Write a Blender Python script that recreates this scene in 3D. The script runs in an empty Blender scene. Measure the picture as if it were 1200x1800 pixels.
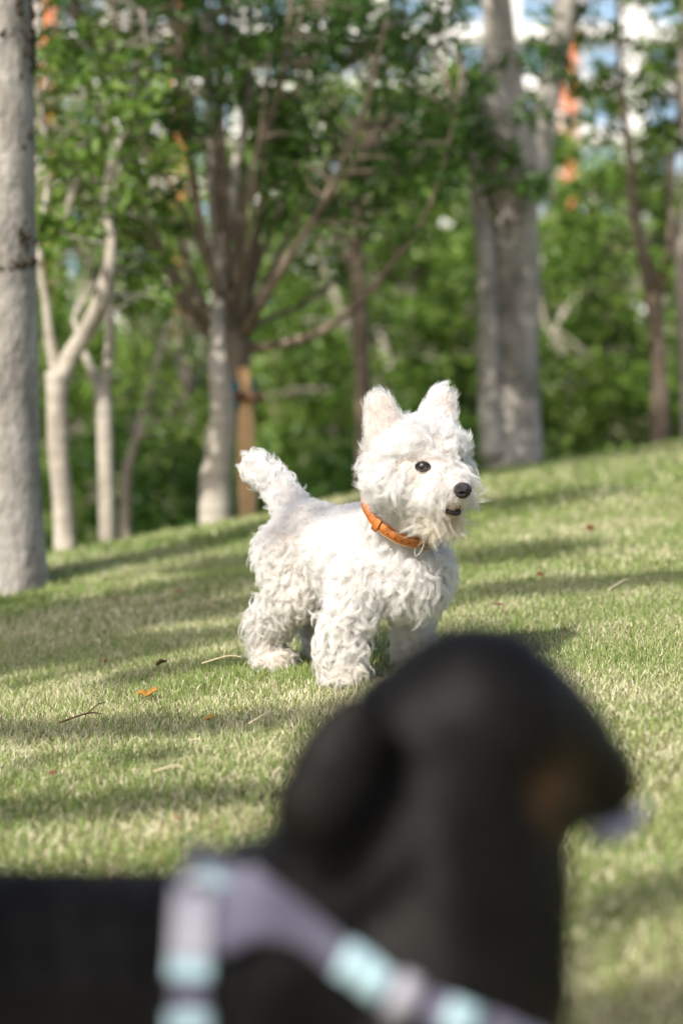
import bpy, bmesh, math, random
import numpy as np
from mathutils import Vector, Matrix
from mathutils.bvhtree import BVHTree

random.seed(7)
rng = np.random.default_rng(11)
scene = bpy.context.scene
COL = scene.collection

# ------------------------------------------------------------------ camera
CAM_H = 0.64
PITCH = math.atan(405 / 4250)
cam_d = bpy.data.cameras.new("camera")
cam = bpy.data.objects.new("camera", cam_d)
COL.objects.link(cam)
scene.camera = cam
cam.location = (0, 0, CAM_H)
cam.rotation_euler = (math.pi / 2 - PITCH, 0, 0)
cam_d.sensor_fit = 'VERTICAL'
cam_d.sensor_height = 36
cam_d.sensor_width = 24
cam_d.lens = 85
cam_d.clip_start = 0.05
cam_d.clip_end = 2000
cam_d.dof.use_dof = True
cam_d.dof.focus_distance = 3.80
cam_d.dof.aperture_fstop = 2.8
cam_d.dof.aperture_blades = 0

# ------------------------------------------------------------------ light
SUN_EL = math.radians(44)
SUN_AZ = Vector((-0.55, -0.835))            # horizontal direction towards the sun
SUN_AZ.normalize()
TO_SUN = Vector((SUN_AZ.x * math.cos(SUN_EL), SUN_AZ.y * math.cos(SUN_EL), math.sin(SUN_EL)))
world = bpy.data.worlds.new("World")
scene.world = world
world.use_nodes = True
wn = world.node_tree
sky = wn.nodes.new("ShaderNodeTexSky")
sky.sky_type = 'NISHITA'
sky.sun_disc = False
sky.sun_elevation = SUN_EL
sky.sun_rotation = math.atan2(TO_SUN.x, TO_SUN.y)
sky.dust_density = 3.5
sky.air_density = 0.85
sky.ozone_density = 0.5
bg = wn.nodes["Background"]
bg.inputs[1].default_value = 0.13
wn.links.new(sky.outputs[0], bg.inputs[0])
sun_d = bpy.data.lights.new("sun", 'SUN')
sun_d.energy = 4.2
sun_d.angle = math.radians(0.6)
sun_d.color = (1.0, 0.955, 0.88)
sun = bpy.data.objects.new("sun", sun_d)
COL.objects.link(sun)
sun.rotation_euler = TO_SUN.to_track_quat('Z', 'Y').to_euler()
sun.location = TO_SUN * 30

scene.view_settings.view_transform = 'Standard'
scene.view_settings.look = 'None'
scene.view_settings.exposure = 0.64
scene.view_settings.gamma = 1.0
scene.cycles.use_denoising = True
try:
    scene.cycles.denoiser = 'OPENIMAGEDENOISE'
    scene.cycles.denoising_input_passes = 'RGB_ALBEDO_NORMAL'
except Exception:
    pass
scene.cycles.max_bounces = 10
scene.cycles.diffuse_bounces = 4
scene.cycles.glossy_bounces = 6
scene.cycles.transmission_bounces = 8
scene.cycles.caustics_reflective = False
scene.cycles_curves.shape = 'RIBBONS'
scene.cycles_curves.subdivisions = 2

# ------------------------------------------------------------------ helpers
def ray(px, py):
    cx, cy = (px - 600) / 4250, -(py - 900) / 4250
    c, s = math.cos(PITCH), math.sin(PITCH)
    v = Vector((cx, c + s * cy, -s + c * cy))
    return v

def P(px, py, d):
    v = ray(px, py)
    return Vector((0, 0, CAM_H)) + v * (d / v.y)

def softplus(t, k):
    return 0.5 * (t + np.sqrt(t * t + k * k))

def ground_z(x, y):
    x = np.asarray(x, float); y = np.asarray(y, float)
    z = 0.1 * 5.0 * np.tanh(x / 5.0)
    yc = 7.80 + 1.6 * np.tanh(x * 0.6)
    t = y - yc
    z = z - 2.6 * np.tanh(0.34 * softplus(t, 0.5) / 2.6)
    n = np.clip(2.1 - y, 0, None)
    z = z - 0.20 * np.minimum(n * n, 0.6 * n)
    z = z + 0.012 * np.sin(x * 2.3 + 1.0) * np.sin(y * 1.9) + 0.006 * np.sin(x * 6.1) * np.cos(y * 5.3 + x)
    return z

def gz(x, y):
    return float(ground_z(x, y))

def G(px, py):
    v = ray(px, py)
    d = 1.2
    while d < 14:
        p = Vector((0, 0, CAM_H)) + v * (d / v.y)
        if p.z < gz(p.x, p.y):
            break
        d += 0.01
    return Vector((p.x, p.y, gz(p.x, p.y)))

def tag(o, label=None, cat=None, group=None, kind=None):
    if label: o['label'] = label
    if cat: o['category'] = cat
    if group: o['group'] = group
    if kind: o['kind'] = kind
    return o

def empty(name, loc=(0, 0, 0)):
    o = bpy.data.objects.new(name, None)
    o.empty_display_size = 0.05
    o.location = loc
    COL.objects.link(o)
    return o

def np_mesh(name, verts, faces):
    """faces: (n,3) or (n,4) int array"""
    verts = np.asarray(verts, np.float32); faces = np.asarray(faces, np.int32)
    me = bpy.data.meshes.new(name)
    k = faces.shape[1]
    me.vertices.add(len(verts)); me.vertices.foreach_set('co', verts.ravel())
    me.loops.add(faces.size); me.loops.foreach_set('vertex_index', faces.ravel())
    me.polygons.add(len(faces))
    me.polygons.foreach_set('loop_start', np.arange(0, faces.size, k, dtype=np.int32))
    me.polygons.foreach_set('loop_total', np.full(len(faces), k, np.int32))
    me.update(calc_edges=True)
    me.validate()
    return me

def link(name, me, mat, parent=None, smooth=True):
    o = bpy.data.objects.new(name, me)
    COL.objects.link(o)
    if mat is not None:
        me.materials.append(mat)
    if smooth and len(me.polygons):
        me.polygons.foreach_set('use_smooth', np.ones(len(me.polygons), bool))
    if parent is not None:
        o.parent = parent
        o.matrix_parent_inverse = Matrix.Translation(parent.location).inverted()
    return o

def catmull(pts, radii, n):
    pts = [Vector(p) for p in pts]
    out, rad = [], []
    m = len(pts)
    for i in range(m - 1):
        p0 = pts[max(i - 1, 0)]; p1 = pts[i]; p2 = pts[i + 1]; p3 = pts[min(i + 2, m - 1)]
        for j in range(n):
            t = j / n
            out.append(0.5 * ((2 * p1) + (p2 - p0) * t + (2 * p0 - 5 * p1 + 4 * p2 - p3) * t * t + (3 * p1 - p0 - 3 * p2 + p3) * t ** 3))
            rad.append(radii[i] * (1 - t) + radii[i + 1] * t)
    out.append(pts[-1]); rad.append(radii[-1])
    return out, rad

def tube_arrays(pts, radii, sides=10, seg=6, wob=0.06, flat=None):
    cp, cr = catmull(pts, radii, seg)
    V, F = [], []
    up = Vector((0.3, 0.9, 0.2)).normalized()
    ph = random.random() * 6
    for i, (p, r) in enumerate(zip(cp, cr)):
        t = (cp[min(i + 1, len(cp) - 1)] - cp[max(i - 1, 0)]).normalized()
        a = t.cross(up)
        if a.length < 1e-3: a = t.cross(Vector((1, 0, 0)))
        a.normalize(); b = t.cross(a).normalized()
        for k in range(sides):
            th = 2 * math.pi * k / sides
            rr = r * (1 + wob * math.sin(2 * th + ph + i * 0.35) + 0.6 * wob * math.sin(3 * th - i * 0.5 + ph * 2))
            V.append(p + a * (math.cos(th) * rr) + b * (math.sin(th) * rr))
    n = len(cp)
    for i in range(n - 1):
        for k in range(sides):
            k2 = (k + 1) % sides
            F.append((i * sides + k, i * sides + k2, (i + 1) * sides + k2, (i + 1) * sides + k))
    c0 = len(V); V.append(cp[0]); c1 = len(V); V.append(cp[-1])
    for k in range(sides):
        k2 = (k + 1) % sides
        F.append((c0, k2, k, k)); F.append((c1, (n - 1) * sides + k, (n - 1) * sides + k2, (n - 1) * sides + k2))
    return V, F

def tubes_mesh(name, tubes):
    """tubes: list of (pts, radii, sides)"""
    V, F = [], []
    for (pts, radii, sides) in tubes:
        v, f = tube_arrays(pts, radii, sides, wob=0.012 if sides >= 40 else 0.06)
        o = len(V); V += v
        F += [tuple(dict.fromkeys(i + o for i in q)) for q in f]
    me = bpy.data.meshes.new(name)
    me.from_pydata([tuple(v) for v in V], [], F)
    me.update()
    return me

# ------------------------------------------------------------------ materials
def new_mat(name):
    m = bpy.data.materials.new(name)
    m.use_nodes = True
    nt = m.node_tree
    return m, nt, nt.nodes["Principled BSDF"]

def N(nt, t, **kw):
    n = nt.nodes.new(t)
    for k, v in kw.items():
        setattr(n, k, v)
    return n

def simple(name, col, rough=0.6, spec=0.5, metal=0.0, noise=0.0, scale=40, bump=0.0, bscale=200, sheen=0.0, coat=0.0):
    m, nt, b = new_mat(name)
    b.inputs['Base Color'].default_value = (*col, 1)
    b.inputs['Roughness'].default_value = rough
    b.inputs['Specular IOR Level'].default_value = spec
    b.inputs['Metallic'].default_value = metal
    b.inputs['Sheen Weight'].default_value = sheen
    b.inputs['Coat Weight'].default_value = coat
    tc = N(nt, "ShaderNodeTexCoord")
    if noise:
        tx = N(nt, "ShaderNodeTexNoise"); tx.inputs['Scale'].default_value = scale; tx.inputs['Detail'].default_value = 5
        nt.links.new(tc.outputs['Object'], tx.inputs['Vector'])
        mr = N(nt, "ShaderNodeMapRange"); mr.inputs[3].default_value = 1 - noise; mr.inputs[4].default_value = 1 + noise
        nt.links.new(tx.outputs['Fac'], mr.inputs[0])
        mx = N(nt, "ShaderNodeVectorMath", operation='SCALE'); mx.inputs[0].default_value = col
        nt.links.new(mr.outputs[0], mx.inputs['Scale'])
        nt.links.new(mx.outputs[0], b.inputs['Base Color'])
    if bump:
        tb = N(nt, "ShaderNodeTexNoise"); tb.inputs['Scale'].default_value = bscale; tb.inputs['Detail'].default_value = 4
        nt.links.new(tc.outputs['Object'], tb.inputs['Vector'])
        bp = N(nt, "ShaderNodeBump"); bp.inputs['Strength'].default_value = bump; bp.inputs['Distance'].default_value = 0.01
        nt.links.new(tb.outputs['Fac'], bp.inputs['Height'])
        nt.links.new(bp.outputs[0], b.inputs['Normal'])
    return m

def ramp(nt, stops):
    r = N(nt, "ShaderNodeValToRGB")
    e = r.color_ramp.elements
    e[0].position, e[0].color = stops[0][0], (*stops[0][1], 1)
    e[1].position, e[1].color = stops[-1][0], (*stops[-1][1], 1)
    for p, c in stops[1:-1]:
        x = e.new(p); x.color = (*c, 1)
    return r

def leaf_mat(name, stops, trans=0.45, tcol=(0.20, 0.34, 0.05)):
    m = bpy.data.materials.new(name); m.use_nodes = True
    nt = m.node_tree; nt.nodes.clear()
    out = N(nt, "ShaderNodeOutputMaterial")
    at = N(nt, "ShaderNodeAttribute", attribute_name='rnd')
    r = ramp(nt, stops)
    nt.links.new(at.outputs['Fac'], r.inputs[0])
    d = N(nt, "ShaderNodeBsdfDiffuse"); t = N(nt, "ShaderNodeBsdfTranslucent"); g = N(nt, "ShaderNodeBsdfGlossy")
    g.inputs['Roughness'].default_value = 0.42; g.inputs['Color'].default_value = (1, 1, 1, 1)
    nt.links.new(r.outputs[0], d.inputs[0])
    mixc = N(nt, "ShaderNodeMix", data_type='RGBA'); mixc.inputs[0].default_value = 0.5
    nt.links.new(r.outputs[0], mixc.inputs[6]); mixc.inputs[7].default_value = (*tcol, 1)
    nt.links.new(mixc.outputs[2], t.inputs[0])
    m1 = N(nt, "ShaderNodeMixShader"); m1.inputs[0].default_value = trans
    nt.links.new(d.outputs[0], m1.inputs[1]); nt.links.new(t.outputs[0], m1.inputs[2])
    m2 = N(nt, "ShaderNodeMixShader"); m2.inputs[0].default_value = 0.02
    nt.links.new(m1.outputs[0], m2.inputs[1]); nt.links.new(g.outputs[0], m2.inputs[2])
    nt.links.new(m2.outputs[0], out.inputs[0])
    return m

def bark_mat(name, c1, c2, c3, scale=9, vstretch=0.25, bump=0.4, bands=0.0):
    m, nt, b = new_mat(name)
    tc = N(nt, "ShaderNodeTexCoord")
    mp = N(nt, "ShaderNodeMapping"); mp.inputs['Scale'].default_value = (1, 1, vstretch)
    nt.links.new(tc.outputs['Object'], mp.inputs[0])
    n1 = N(nt, "ShaderNodeTexNoise"); n1.inputs['Scale'].default_value = scale; n1.inputs['Detail'].default_value = 8; n1.inputs['Roughness'].default_value = 0.65
    nt.links.new(mp.outputs[0], n1.inputs[0])
    r = ramp(nt, [(0.3, c1), (0.5, c2), (0.72, c3)])
    nt.links.new(n1.outputs['Fac'], r.inputs[0])
    last = r.outputs[0]
    if bands:
        mp2 = N(nt, "ShaderNodeMapping"); mp2.inputs['Scale'].default_value = (0.6, 0.6, 9)
        nt.links.new(tc.outputs['Object'], mp2.inputs[0])
        n2 = N(nt, "ShaderNodeTexNoise"); n2.inputs['Scale'].default_value = 5; n2.inputs['Detail'].default_value = 6
        nt.links.new(mp2.outputs[0], n2.inputs[0])
        r2 = ramp(nt, [(0.35, (1 - bands,) * 3), (0.65, (1.0, 1.0, 1.0))])
        nt.links.new(n2.outputs['Fac'], r2.inputs[0])
        mx = N(nt, "ShaderNodeMix", data_type='RGBA', blend_type='MULTIPLY'); mx.inputs[0].default_value = 1
        nt.links.new(last, mx.inputs[6]); nt.links.new(r2.outputs[0], mx.inputs[7])
        last = mx.outputs[2]
    nt.links.new(last, b.inputs['Base Color'])
    b.inputs['Roughness'].default_value = 0.85
    b.inputs['Specular IOR Level'].default_value = 0.2
    nb = N(nt, "ShaderNodeTexNoise"); nb.inputs['Scale'].default_value = scale * 6; nb.inputs['Detail'].default_value = 6
    nt.links.new(mp.outputs[0], nb.inputs[0])
    bp = N(nt, "ShaderNodeBump"); bp.inputs['Strength'].default_value = bump; bp.inputs['Distance'].default_value = 0.02
    nt.links.new(nb.outputs['Fac'], bp.inputs['Height'])
    nt.links.new(bp.outputs[0], b.inputs['Normal'])
    return m

M_BARK_GREY = bark_mat("bark_grey", (0.13, 0.115, 0.095), (0.36, 0.33, 0.29), (0.57, 0.535, 0.48), 8, 0.55, 0.5, 0.16)
M_BARK_PALE = bark_mat("bark_pale", (0.26, 0.225, 0.18), (0.42, 0.375, 0.31), (0.55, 0.495, 0.42), 9, 0.4, 0.4, 0.2)
M_BARK_BROWN = bark_mat("bark_brown", (0.10, 0.075, 0.055), (0.20, 0.155, 0.115), (0.33, 0.27, 0.21), 14, 0.2, 0.6)
M_BARK_MID = bark_mat("bark_mid", (0.17, 0.145, 0.115), (0.32, 0.28, 0.235), (0.52, 0.47, 0.41), 6, 0.3, 0.5, 0.2)
M_SCAR = simple("bark_scar_dark", (0.06, 0.05, 0.035), 0.95, 0.1, noise=0.6, scale=60, bump=0.8, bscale=150)
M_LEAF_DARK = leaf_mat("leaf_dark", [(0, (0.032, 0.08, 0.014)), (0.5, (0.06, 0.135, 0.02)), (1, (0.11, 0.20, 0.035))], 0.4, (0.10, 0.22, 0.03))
M_LEAF_MID = leaf_mat("leaf_mid", [(0, (0.07, 0.14, 0.02)), (0.5, (0.135, 0.225, 0.035)), (1, (0.23, 0.33, 0.07))], 0.42, (0.16, 0.28, 0.04))
M_LEAF_LIGHT = leaf_mat("leaf_light", [(0, (0.10, 0.175, 0.02)), (0.5, (0.18, 0.27, 0.04)), (1, (0.29, 0.37, 0.09))], 0.42, (0.20, 0.30, 0.05))

# ------------------------------------------------------------------ ground
def build_ground():
    def axis(lo, hi, dense_lo, dense_hi, step, grow):
        a = list(np.arange(dense_lo, dense_hi + step / 2, step))
        s = step
        x = dense_hi
        while x < hi:
            s *= grow; x += s; a.append(min(x, hi))
        s = step; x = dense_lo
        while x > lo:
            s *= grow; x -= s; a.insert(0, max(x, lo))
        return np.array(a)
    xs = axis(-400, 400, -3, 4, 0.08, 1.25)
    ys = axis(-60, 900, 0, 12, 0.08, 1.2)
    X, Y = np.meshgrid(xs, ys)
    Z = ground_z(X, Y)
    V = np.stack([X, Y, Z], -1).reshape(-1, 3)
    nx, ny = len(xs), len(ys)
    idx = np.arange(nx * ny).reshape(ny, nx)
    F = np.stack([idx[:-1, :-1], idx[:-1, 1:], idx[1:, 1:], idx[1:, :-1]], -1).reshape(-1, 4)
    m, nt, b = new_mat("lawn_soil")
    tc = N(nt, "ShaderNodeTexCoord")
    n1 = N(nt, "ShaderNodeTexNoise"); n1.inputs['Scale'].default_value = 3.2; n1.inputs['Detail'].default_value = 6
    n2 = N(nt, "ShaderNodeTexNoise"); n2.inputs['Scale'].default_value = 140; n2.inputs['Detail'].default_value = 6
    nt.links.new(tc.outputs['Object'], n1.inputs[0]); nt.links.new(tc.outputs['Object'], n2.inputs[0])
    r1 = ramp(nt, [(0.38, (0.17, 0.20, 0.07)), (0.52, (0.30, 0.29, 0.13)), (0.68, (0.40, 0.36, 0.20))])
    r2 = ramp(nt, [(0.3, (0.35, 0.35, 0.33)), (0.7, (1.15, 1.1, 1.0))])
    nt.links.new(n1.outputs['Fac'], r1.inputs[0]); nt.links.new(n2.outputs['Fac'], r2.inputs[0])
    mx = N(nt, "ShaderNodeMix", data_type='RGBA', blend_type='MULTIPLY'); mx.inputs[0].default_value = 1
    nt.links.new(r1.outputs[0], mx.inputs[6]); nt.links.new(r2.outputs[0], mx.inputs[7])
    nt.links.new(mx.outputs[2], b.inputs['Base Color'])
    b.inputs['Roughness'].default_value = 0.95; b.inputs['Specular IOR Level'].default_value = 0.1
    bp = N(nt, "ShaderNodeBump"); bp.inputs['Strength'].default_value = 0.8; bp.inputs['Distance'].default_value = 0.02
    nt.links.new(n2.outputs['Fac'], bp.inputs['Height']); nt.links.new(bp.outputs[0], b.inputs['Normal'])
    o = link("ground", np_mesh("ground", V, F), m)
    tag(o, "sloping lawn ground rising to the right with a crest behind", "ground", kind="structure")

build_ground()

# smooth 2-D value noise for grass patches
_tab = rng.random((64, 64))
def vnoise(x, y):
    xi = np.floor(x).astype(int); yi = np.floor(y).astype(int)
    fx = x - xi; fy = y - yi
    fx = fx * fx * (3 - 2 * fx); fy = fy * fy * (3 - 2 * fy)
    a = _tab[xi % 64, yi % 64]; b = _tab[(xi + 1) % 64, yi % 64]
    c = _tab[xi % 64, (yi + 1) % 64]; d = _tab[(xi + 1) % 64, (yi + 1) % 64]
    return (a * (1 - fx) + b * fx) * (1 - fy) + (c * (1 - fx) + d * fx) * fy
def fbm(x, y):
    return 0.55 * vnoise(x, y) + 0.3 * vnoise(2.1 * x + 7, 2.1 * y + 3) + 0.15 * vnoise(4.3 * x + 1, 4.3 * y + 9)

def grass_zone(y0, y1, margin, dens, hscale, wscale):
    w = 0.1412 * y1 + margin
    n = int((y1 - y0) * 2 * w * dens)
    x = rng.uniform(-w, w, n); y = rng.uniform(y0, y1, n)
    keep = np.abs(x) < 0.1412 * y + margin
    yc = 7.80 + 1.6 * np.tanh(x * 0.6)
    keep &= y < yc + 1.0
    x, y = x[keep], y[keep]
    n = len(x)
    patch = fbm(x * 2.0 + 11, y * 2.0 + 5)            # straw patches
    fine = fbm(x * 9 + 3, y * 9 + 1)
    straw = rng.random(n) < np.clip(0.54 + 1.2 * (patch - 0.47) + 0.6 * (fine - 0.5), 0.2, 0.85)
    h = rng.uniform(0.010, 0.025, n) * hscale * (0.75 + 0.6 * fine)
    h[straw] *= 0.85
    wd = rng.uniform(0.0009, 0.0017, n) * wscale
    az = rng.uniform(0, 2 * np.pi, n)
    lean = np.where(straw, rng.uniform(0.5, 1.7, n), np.abs(rng.normal(0.45, 0.4, n)))
    fx, fy = np.cos(az), np.sin(az)
    sz = rng.uniform(0, 2 * np.pi, n)
    sx, sy = np.cos(sz), np.sin(sz)
    z = ground_z(x, y) - 0.002
    root = np.stack([x, y, z], -1)
    side = np.stack([sx, sy, np.zeros(n)], -1) * wd[:, None]
    d1 = np.stack([fx * np.sin(lean * 0.5), fy * np.sin(lean * 0.5), np.cos(lean * 0.5)], -1)
    l2 = np.clip(lean * 1.15, 0, 1.75)
    d2 = np.stack([fx * np.sin(l2), fy * np.sin(l2), np.cos(l2)], -1)
    mid = root + d1 * (h * 0.55)[:, None]
    tip = mid + d2 * (h * 0.55)[:, None]
    V = np.stack([root - side, root + side, mid + side * 0.75, mid - side * 0.75, tip], 1).reshape(-1, 3)
    base = np.arange(n)[:, None] * 5
    F = np.concatenate([base + np.array([0, 1, 2]), base + np.array([0, 2, 3]), base + np.array([3, 2, 4])], 1).reshape(-1, 3)
    g = rng.uniform(0, 0.42, n) + 0.25 * (patch - 0.4)
    s = rng.uniform(0.62, 1.0, n)
    rnd = np.clip(np.where(straw, s, np.clip(g, 0, 0.5)), 0, 1)
    return V, F, np.repeat(rnd, 5)

def build_grass():
    Vs, Fs, Rs, off = [], [], [], 0
    for a in ((1.7, 3.2, 0.25, 30000, 0.92, 0.9), (3.2, 4.8, 0.25, 62000, 0.88, 0.68), (4.8, 6.3, 0.35, 23000, 0.95, 1.35), (6.3, 10.3, 0.5, 8500, 1.15, 2.6)):
        V, F, R = grass_zone(*a)
        Vs.append(V); Fs.append(F + off); Rs.append(R); off += len(V)
    me = np_mesh("grass", np.concatenate(Vs), np.concatenate(Fs))
    at = me.attributes.new('rnd', 'FLOAT', 'POINT')
    at.data.foreach_set('value', np.concatenate(Rs).astype(np.float32))
    m = leaf_mat("grass_blades", [(0, (0.15, 0.23, 0.05)), (0.3, (0.26, 0.335, 0.105)), (0.5, (0.43, 0.455, 0.20)), (0.62, (0.53, 0.50, 0.30)), (1, (0.69, 0.64, 0.44))], 0.3, (0.28, 0.36, 0.10))
    o = link("grass", me, m, smooth=False)
    tag(o, "short lawn grass, green mixed with dry straw blades", "grass", kind="stuff")

build_grass()

# ------------------------------------------------------------------ foliage
def leaves_mesh(name, clusters, ln=0.045, wd=0.018, up=0.4, flat=0.75):
    """clusters: list of (centre, radius, count)"""
    C = []
    for c, r, n in clusters:
        v = rng.normal(size=(n, 3)); v /= np.linalg.norm(v, axis=1)[:, None]
        v *= (rng.random(n) ** 0.45)[:, None] * r
        v[:, 2] *= flat
        C.append(v + np.array(c))
    C = np.concatenate(C); n = len(C)
    nor = rng.normal(size=(n, 3)) * 0.75; nor[:, 2] += up
    nor[:, 0] += TO_SUN.x * 0.35; nor[:, 1] += TO_SUN.y * 0.35
    nor /= np.linalg.norm(nor, axis=1)[:, None]
    a = rng.normal(size=(n, 3)); a[:, 2] -= 0.4
    a -= nor * (a * nor).sum(1)[:, None]; a /= np.linalg.norm(a, axis=1)[:, None]
    b = np.cross(nor, a)
    s = rng.uniform(0.65, 1.25, n)[:, None]
    L = ln * s; W = wd * s
    V = np.stack([C - a * L / 2, C + b * W / 2 + nor * W * 0.18 - a * L * 0.05, C + a * L / 2 - nor * L * 0.1, C - b * W / 2 + nor * W * 0.18 - a * L * 0.05], 1).reshape(-1, 3)
    base = np.arange(n)[:, None] * 4
    F = np.concatenate([base + np.array([0, 1, 2]), base + np.array([0, 2, 3])], 1).reshape(-1, 3)
    me = np_mesh(name, V, F)
    at = me.attributes.new('rnd', 'FLOAT', 'POINT')
    at.data.foreach_set('value', np.repeat(np.clip(rng.normal(0.45, 0.25, n), 0, 1), 4).astype(np.float32))
    return me

def tree(name, label, base, trunk, limbs, clusters, bark, leaf, ln=0.045, wd=0.018, group=None, sides=14, twig_r=0.006, cat="tree"):
    """trunk: (pts, radii); limbs: list of (pts, radii)"""
    root = empty(name, base)
    tag(root, label, cat, group)
    link("trunk", tubes_mesh("trunk", [(trunk[0], trunk[1], sides)]), bark, root)
    ends = []
    allp = []
    lim_t = [[(p, r, 9)] for p, r in limbs]
    for p, r in limbs:
        cp, cr = catmull(p, r, 5)
        allp.append(cp)
    tp, tr = catmull(trunk[0], trunk[1], 5)
    # twigs from the nearest limb point to every cluster
    src = [(q, i) for i, cp in enumerate(allp) for q in cp[2:]] or [(q, -1) for q in tp[len(tp) // 2:]]
    S = np.array([tuple(q) for q, _ in src])
    own = [i for _, i in src]
    extra = []
    for c, r, n in clusters:
        c = Vector(c)
        d = S - np.array(c); d[:, 2] *= np.where(d[:, 2] > 0, 2.2, 1.0)
        k = int(np.argmin((d ** 2).sum(1)))
        q = Vector(S[k])
        if (c - q).length < 0.03: continue
        midp = (q + c) / 2 + Vector((random.uniform(-.1, .1), random.uniform(-.1, .1), random.uniform(-.02, .12))) * (c - q).length
        tw = ([q, midp, c], [twig_r, twig_r * 0.7, twig_r * 0.35], 5)
        if own[k] >= 0: lim_t[own[k]].append(tw)
        else: extra.append(tw)
    for t in lim_t:
        link("branch", tubes_mesh("branch", t), bark, root)
    if extra:
        o = link("twigs", tubes_mesh("twigs", extra), bark, root); o['kind'] = 'stuff'
    if clusters:
        o = link("crown", leaves_mesh("crown", clusters, ln, wd), leaf, root, smooth=False)
        o['kind'] = 'stuff'
    return root

def px_clusters(n, x0, x1, y0, y1, d0, d1, r0, r1, cnt, keep=None):
    out = []
    while len(out) < n:
        px = random.uniform(x0, x1); py = random.uniform(y0, y1)
        if keep and random.random() > keep(px, py): continue
        r = random.uniform(r0, r1)
        out.append((P(px, py, random.uniform(d0, d1)), r, int(cnt * (r / r1) ** 2 * random.uniform(0.7, 1.2)) + 3))
    return out

def on_ground(px, d, sink=0.03):
    x = (px - 600) / 4250 * d
    return Vector((x, d, gz(x, d) - sink))

# --- tree A: smooth grey trunk at the frame's edge
dA = 5.68
bA = on_ground(-30, dA)
bA.x = -0.818
trA = ([bA + Vector((0.0, 0, -0.02)), bA + Vector((0.012, 0, 0.08)), bA + Vector((0.004, 0, 0.35)), bA + Vector((0.004, 0, 0.8)), bA + Vector((0.004, 0, 1.4)), bA + Vector((-0.03, 0.05, 2.6)), bA + Vector((0.05, 0.1, 4.4))],
       [0.145, 0.113, 0.103, 0.102, 0.102, 0.088, 0.05])
limA = [([bA + Vector((-0.03, 0.04, 2.2)), bA + Vector((0.5, 0.3, 2.9)), bA + Vector((0.9, 0.6, 3.5))], [0.05, 0.035, 0.015]),
        ([bA + Vector((-0.03, 0.04, 2.4)), bA + Vector((-0.5, -0.3, 3.1)), bA + Vector((-0.8, -0.7, 3.8))], [0.05, 0.035, 0.015]),
        ([bA + Vector((0.0, 0.06, 3.0)), bA + Vector((0.1, 0.8, 3.7)), bA + Vector((0.2, 1.2, 4.3))], [0.04, 0.03, 0.012])]
clA = []
for i in range(32):
    th = random.uniform(0, 6.28); r = random.uniform(0.1, 1.1)
    clA.append((bA + Vector((-0.5 + math.cos(th) * r, 0.4 + math.sin(th) * r, random.uniform(2.5, 4.6))), random.uniform(0.14, 0.28), 70))
treeA = tree("shade_tree", "smooth grey trunk with dark bark scars at the left edge of the picture", bA, trA, limA, clA, M_BARK_GREY, M_LEAF_MID, 0.07, 0.03, sides=40)

def bark_scar(parent, px, py, w, h, n, seed):
    """knotted rough scar sitting on trunk A's surface"""
    r0 = random.Random(seed)
    bm = bmesh.new()
    for i in range(n):
        ax = px + r0.gauss(0, w); ay = py + r0.gauss(0, h)
        v = ray(ax, ay)
        c = P(ax, ay, dA)
        ctr = Vector((bA.x + 0.004, dA, c.z)); R = 0.101
        dx = c.x - ctr.x
        if abs(dx) > R * 0.97: dx = math.copysign(R * 0.97, dx)
        yy = dA - math.sqrt(R * R - dx * dx)
        s = r0.uniform(0.006, 0.014)
        mat = Matrix.Translation((ctr.x + dx, yy + 0.001, c.z)) @ Matrix.Rotation(r0.uniform(-0.8, 0.8), 4, 'Y') @ Matrix.Diagonal((s * r0.uniform(0.5, 1.2), s * 0.45, s * r0.uniform(0.6, 1.5), 1))
        bmesh.ops.create_icosphere(bm, subdivisions=2, radius=1, matrix=mat)
    me = bpy.data.meshes.new("bark_scar"); bm.to_mesh(me); bm.free()
    link("bark_scar", me, M_SCAR, parent)
bark_scar(treeA, 50, 70, 14, 38, 60, 1)
bark_scar(treeA, 46, 255, 4, 14, 7, 2)
bark_scar(treeA, 50, 425, 6, 14, 9, 3)
bark_scar(treeA, 40, 465, 14, 6, 16, 4)
bark_scar(treeA, 25, 975, 14, 14, 26, 5)

# --- tree B: pale forked trunk
dB = 6.95
bB = on_ground(113, dB)
tree("forked_tree", "pale trunk forking into a thick bent right limb, beside the grey trunk", bB,
     ([bB, P(110, 880, dB), P(104, 800, dB), P(100, 720, dB), P(103, 655, dB)], [0.037, 0.030, 0.028, 0.031, 0.038]),
     [([P(103, 665, dB), P(90, 610, dB), P(82, 540, dB), P(70, 430, dB), P(85, 300, dB + .1), P(60, 120, dB + .2)], [0.022, 0.016, 0.012, 0.010, 0.008, 0.005]),
      ([P(106, 665, dB), P(128, 620, dB), P(160, 570, dB - .05), P(180, 520, dB - .1), P(196, 430, dB - .1), P(188, 330, dB), P(230, 200, dB + .1)], [0.028, 0.029, 0.027, 0.023, 0.015, 0.012, 0.007]),
      ([P(112, 430, dB + .3), P(125, 350, dB + .3), P(165, 270, dB + .3), P(200, 200, dB + .35)], [0.012, 0.013, 0.011, 0.006])],
     px_clusters(50, 60, 290, 60, 540, 6.7, 7.8, 0.05, 0.10, 40), M_BARK_PALE, M_LEAF_MID, 0.05, 0.024)

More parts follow.
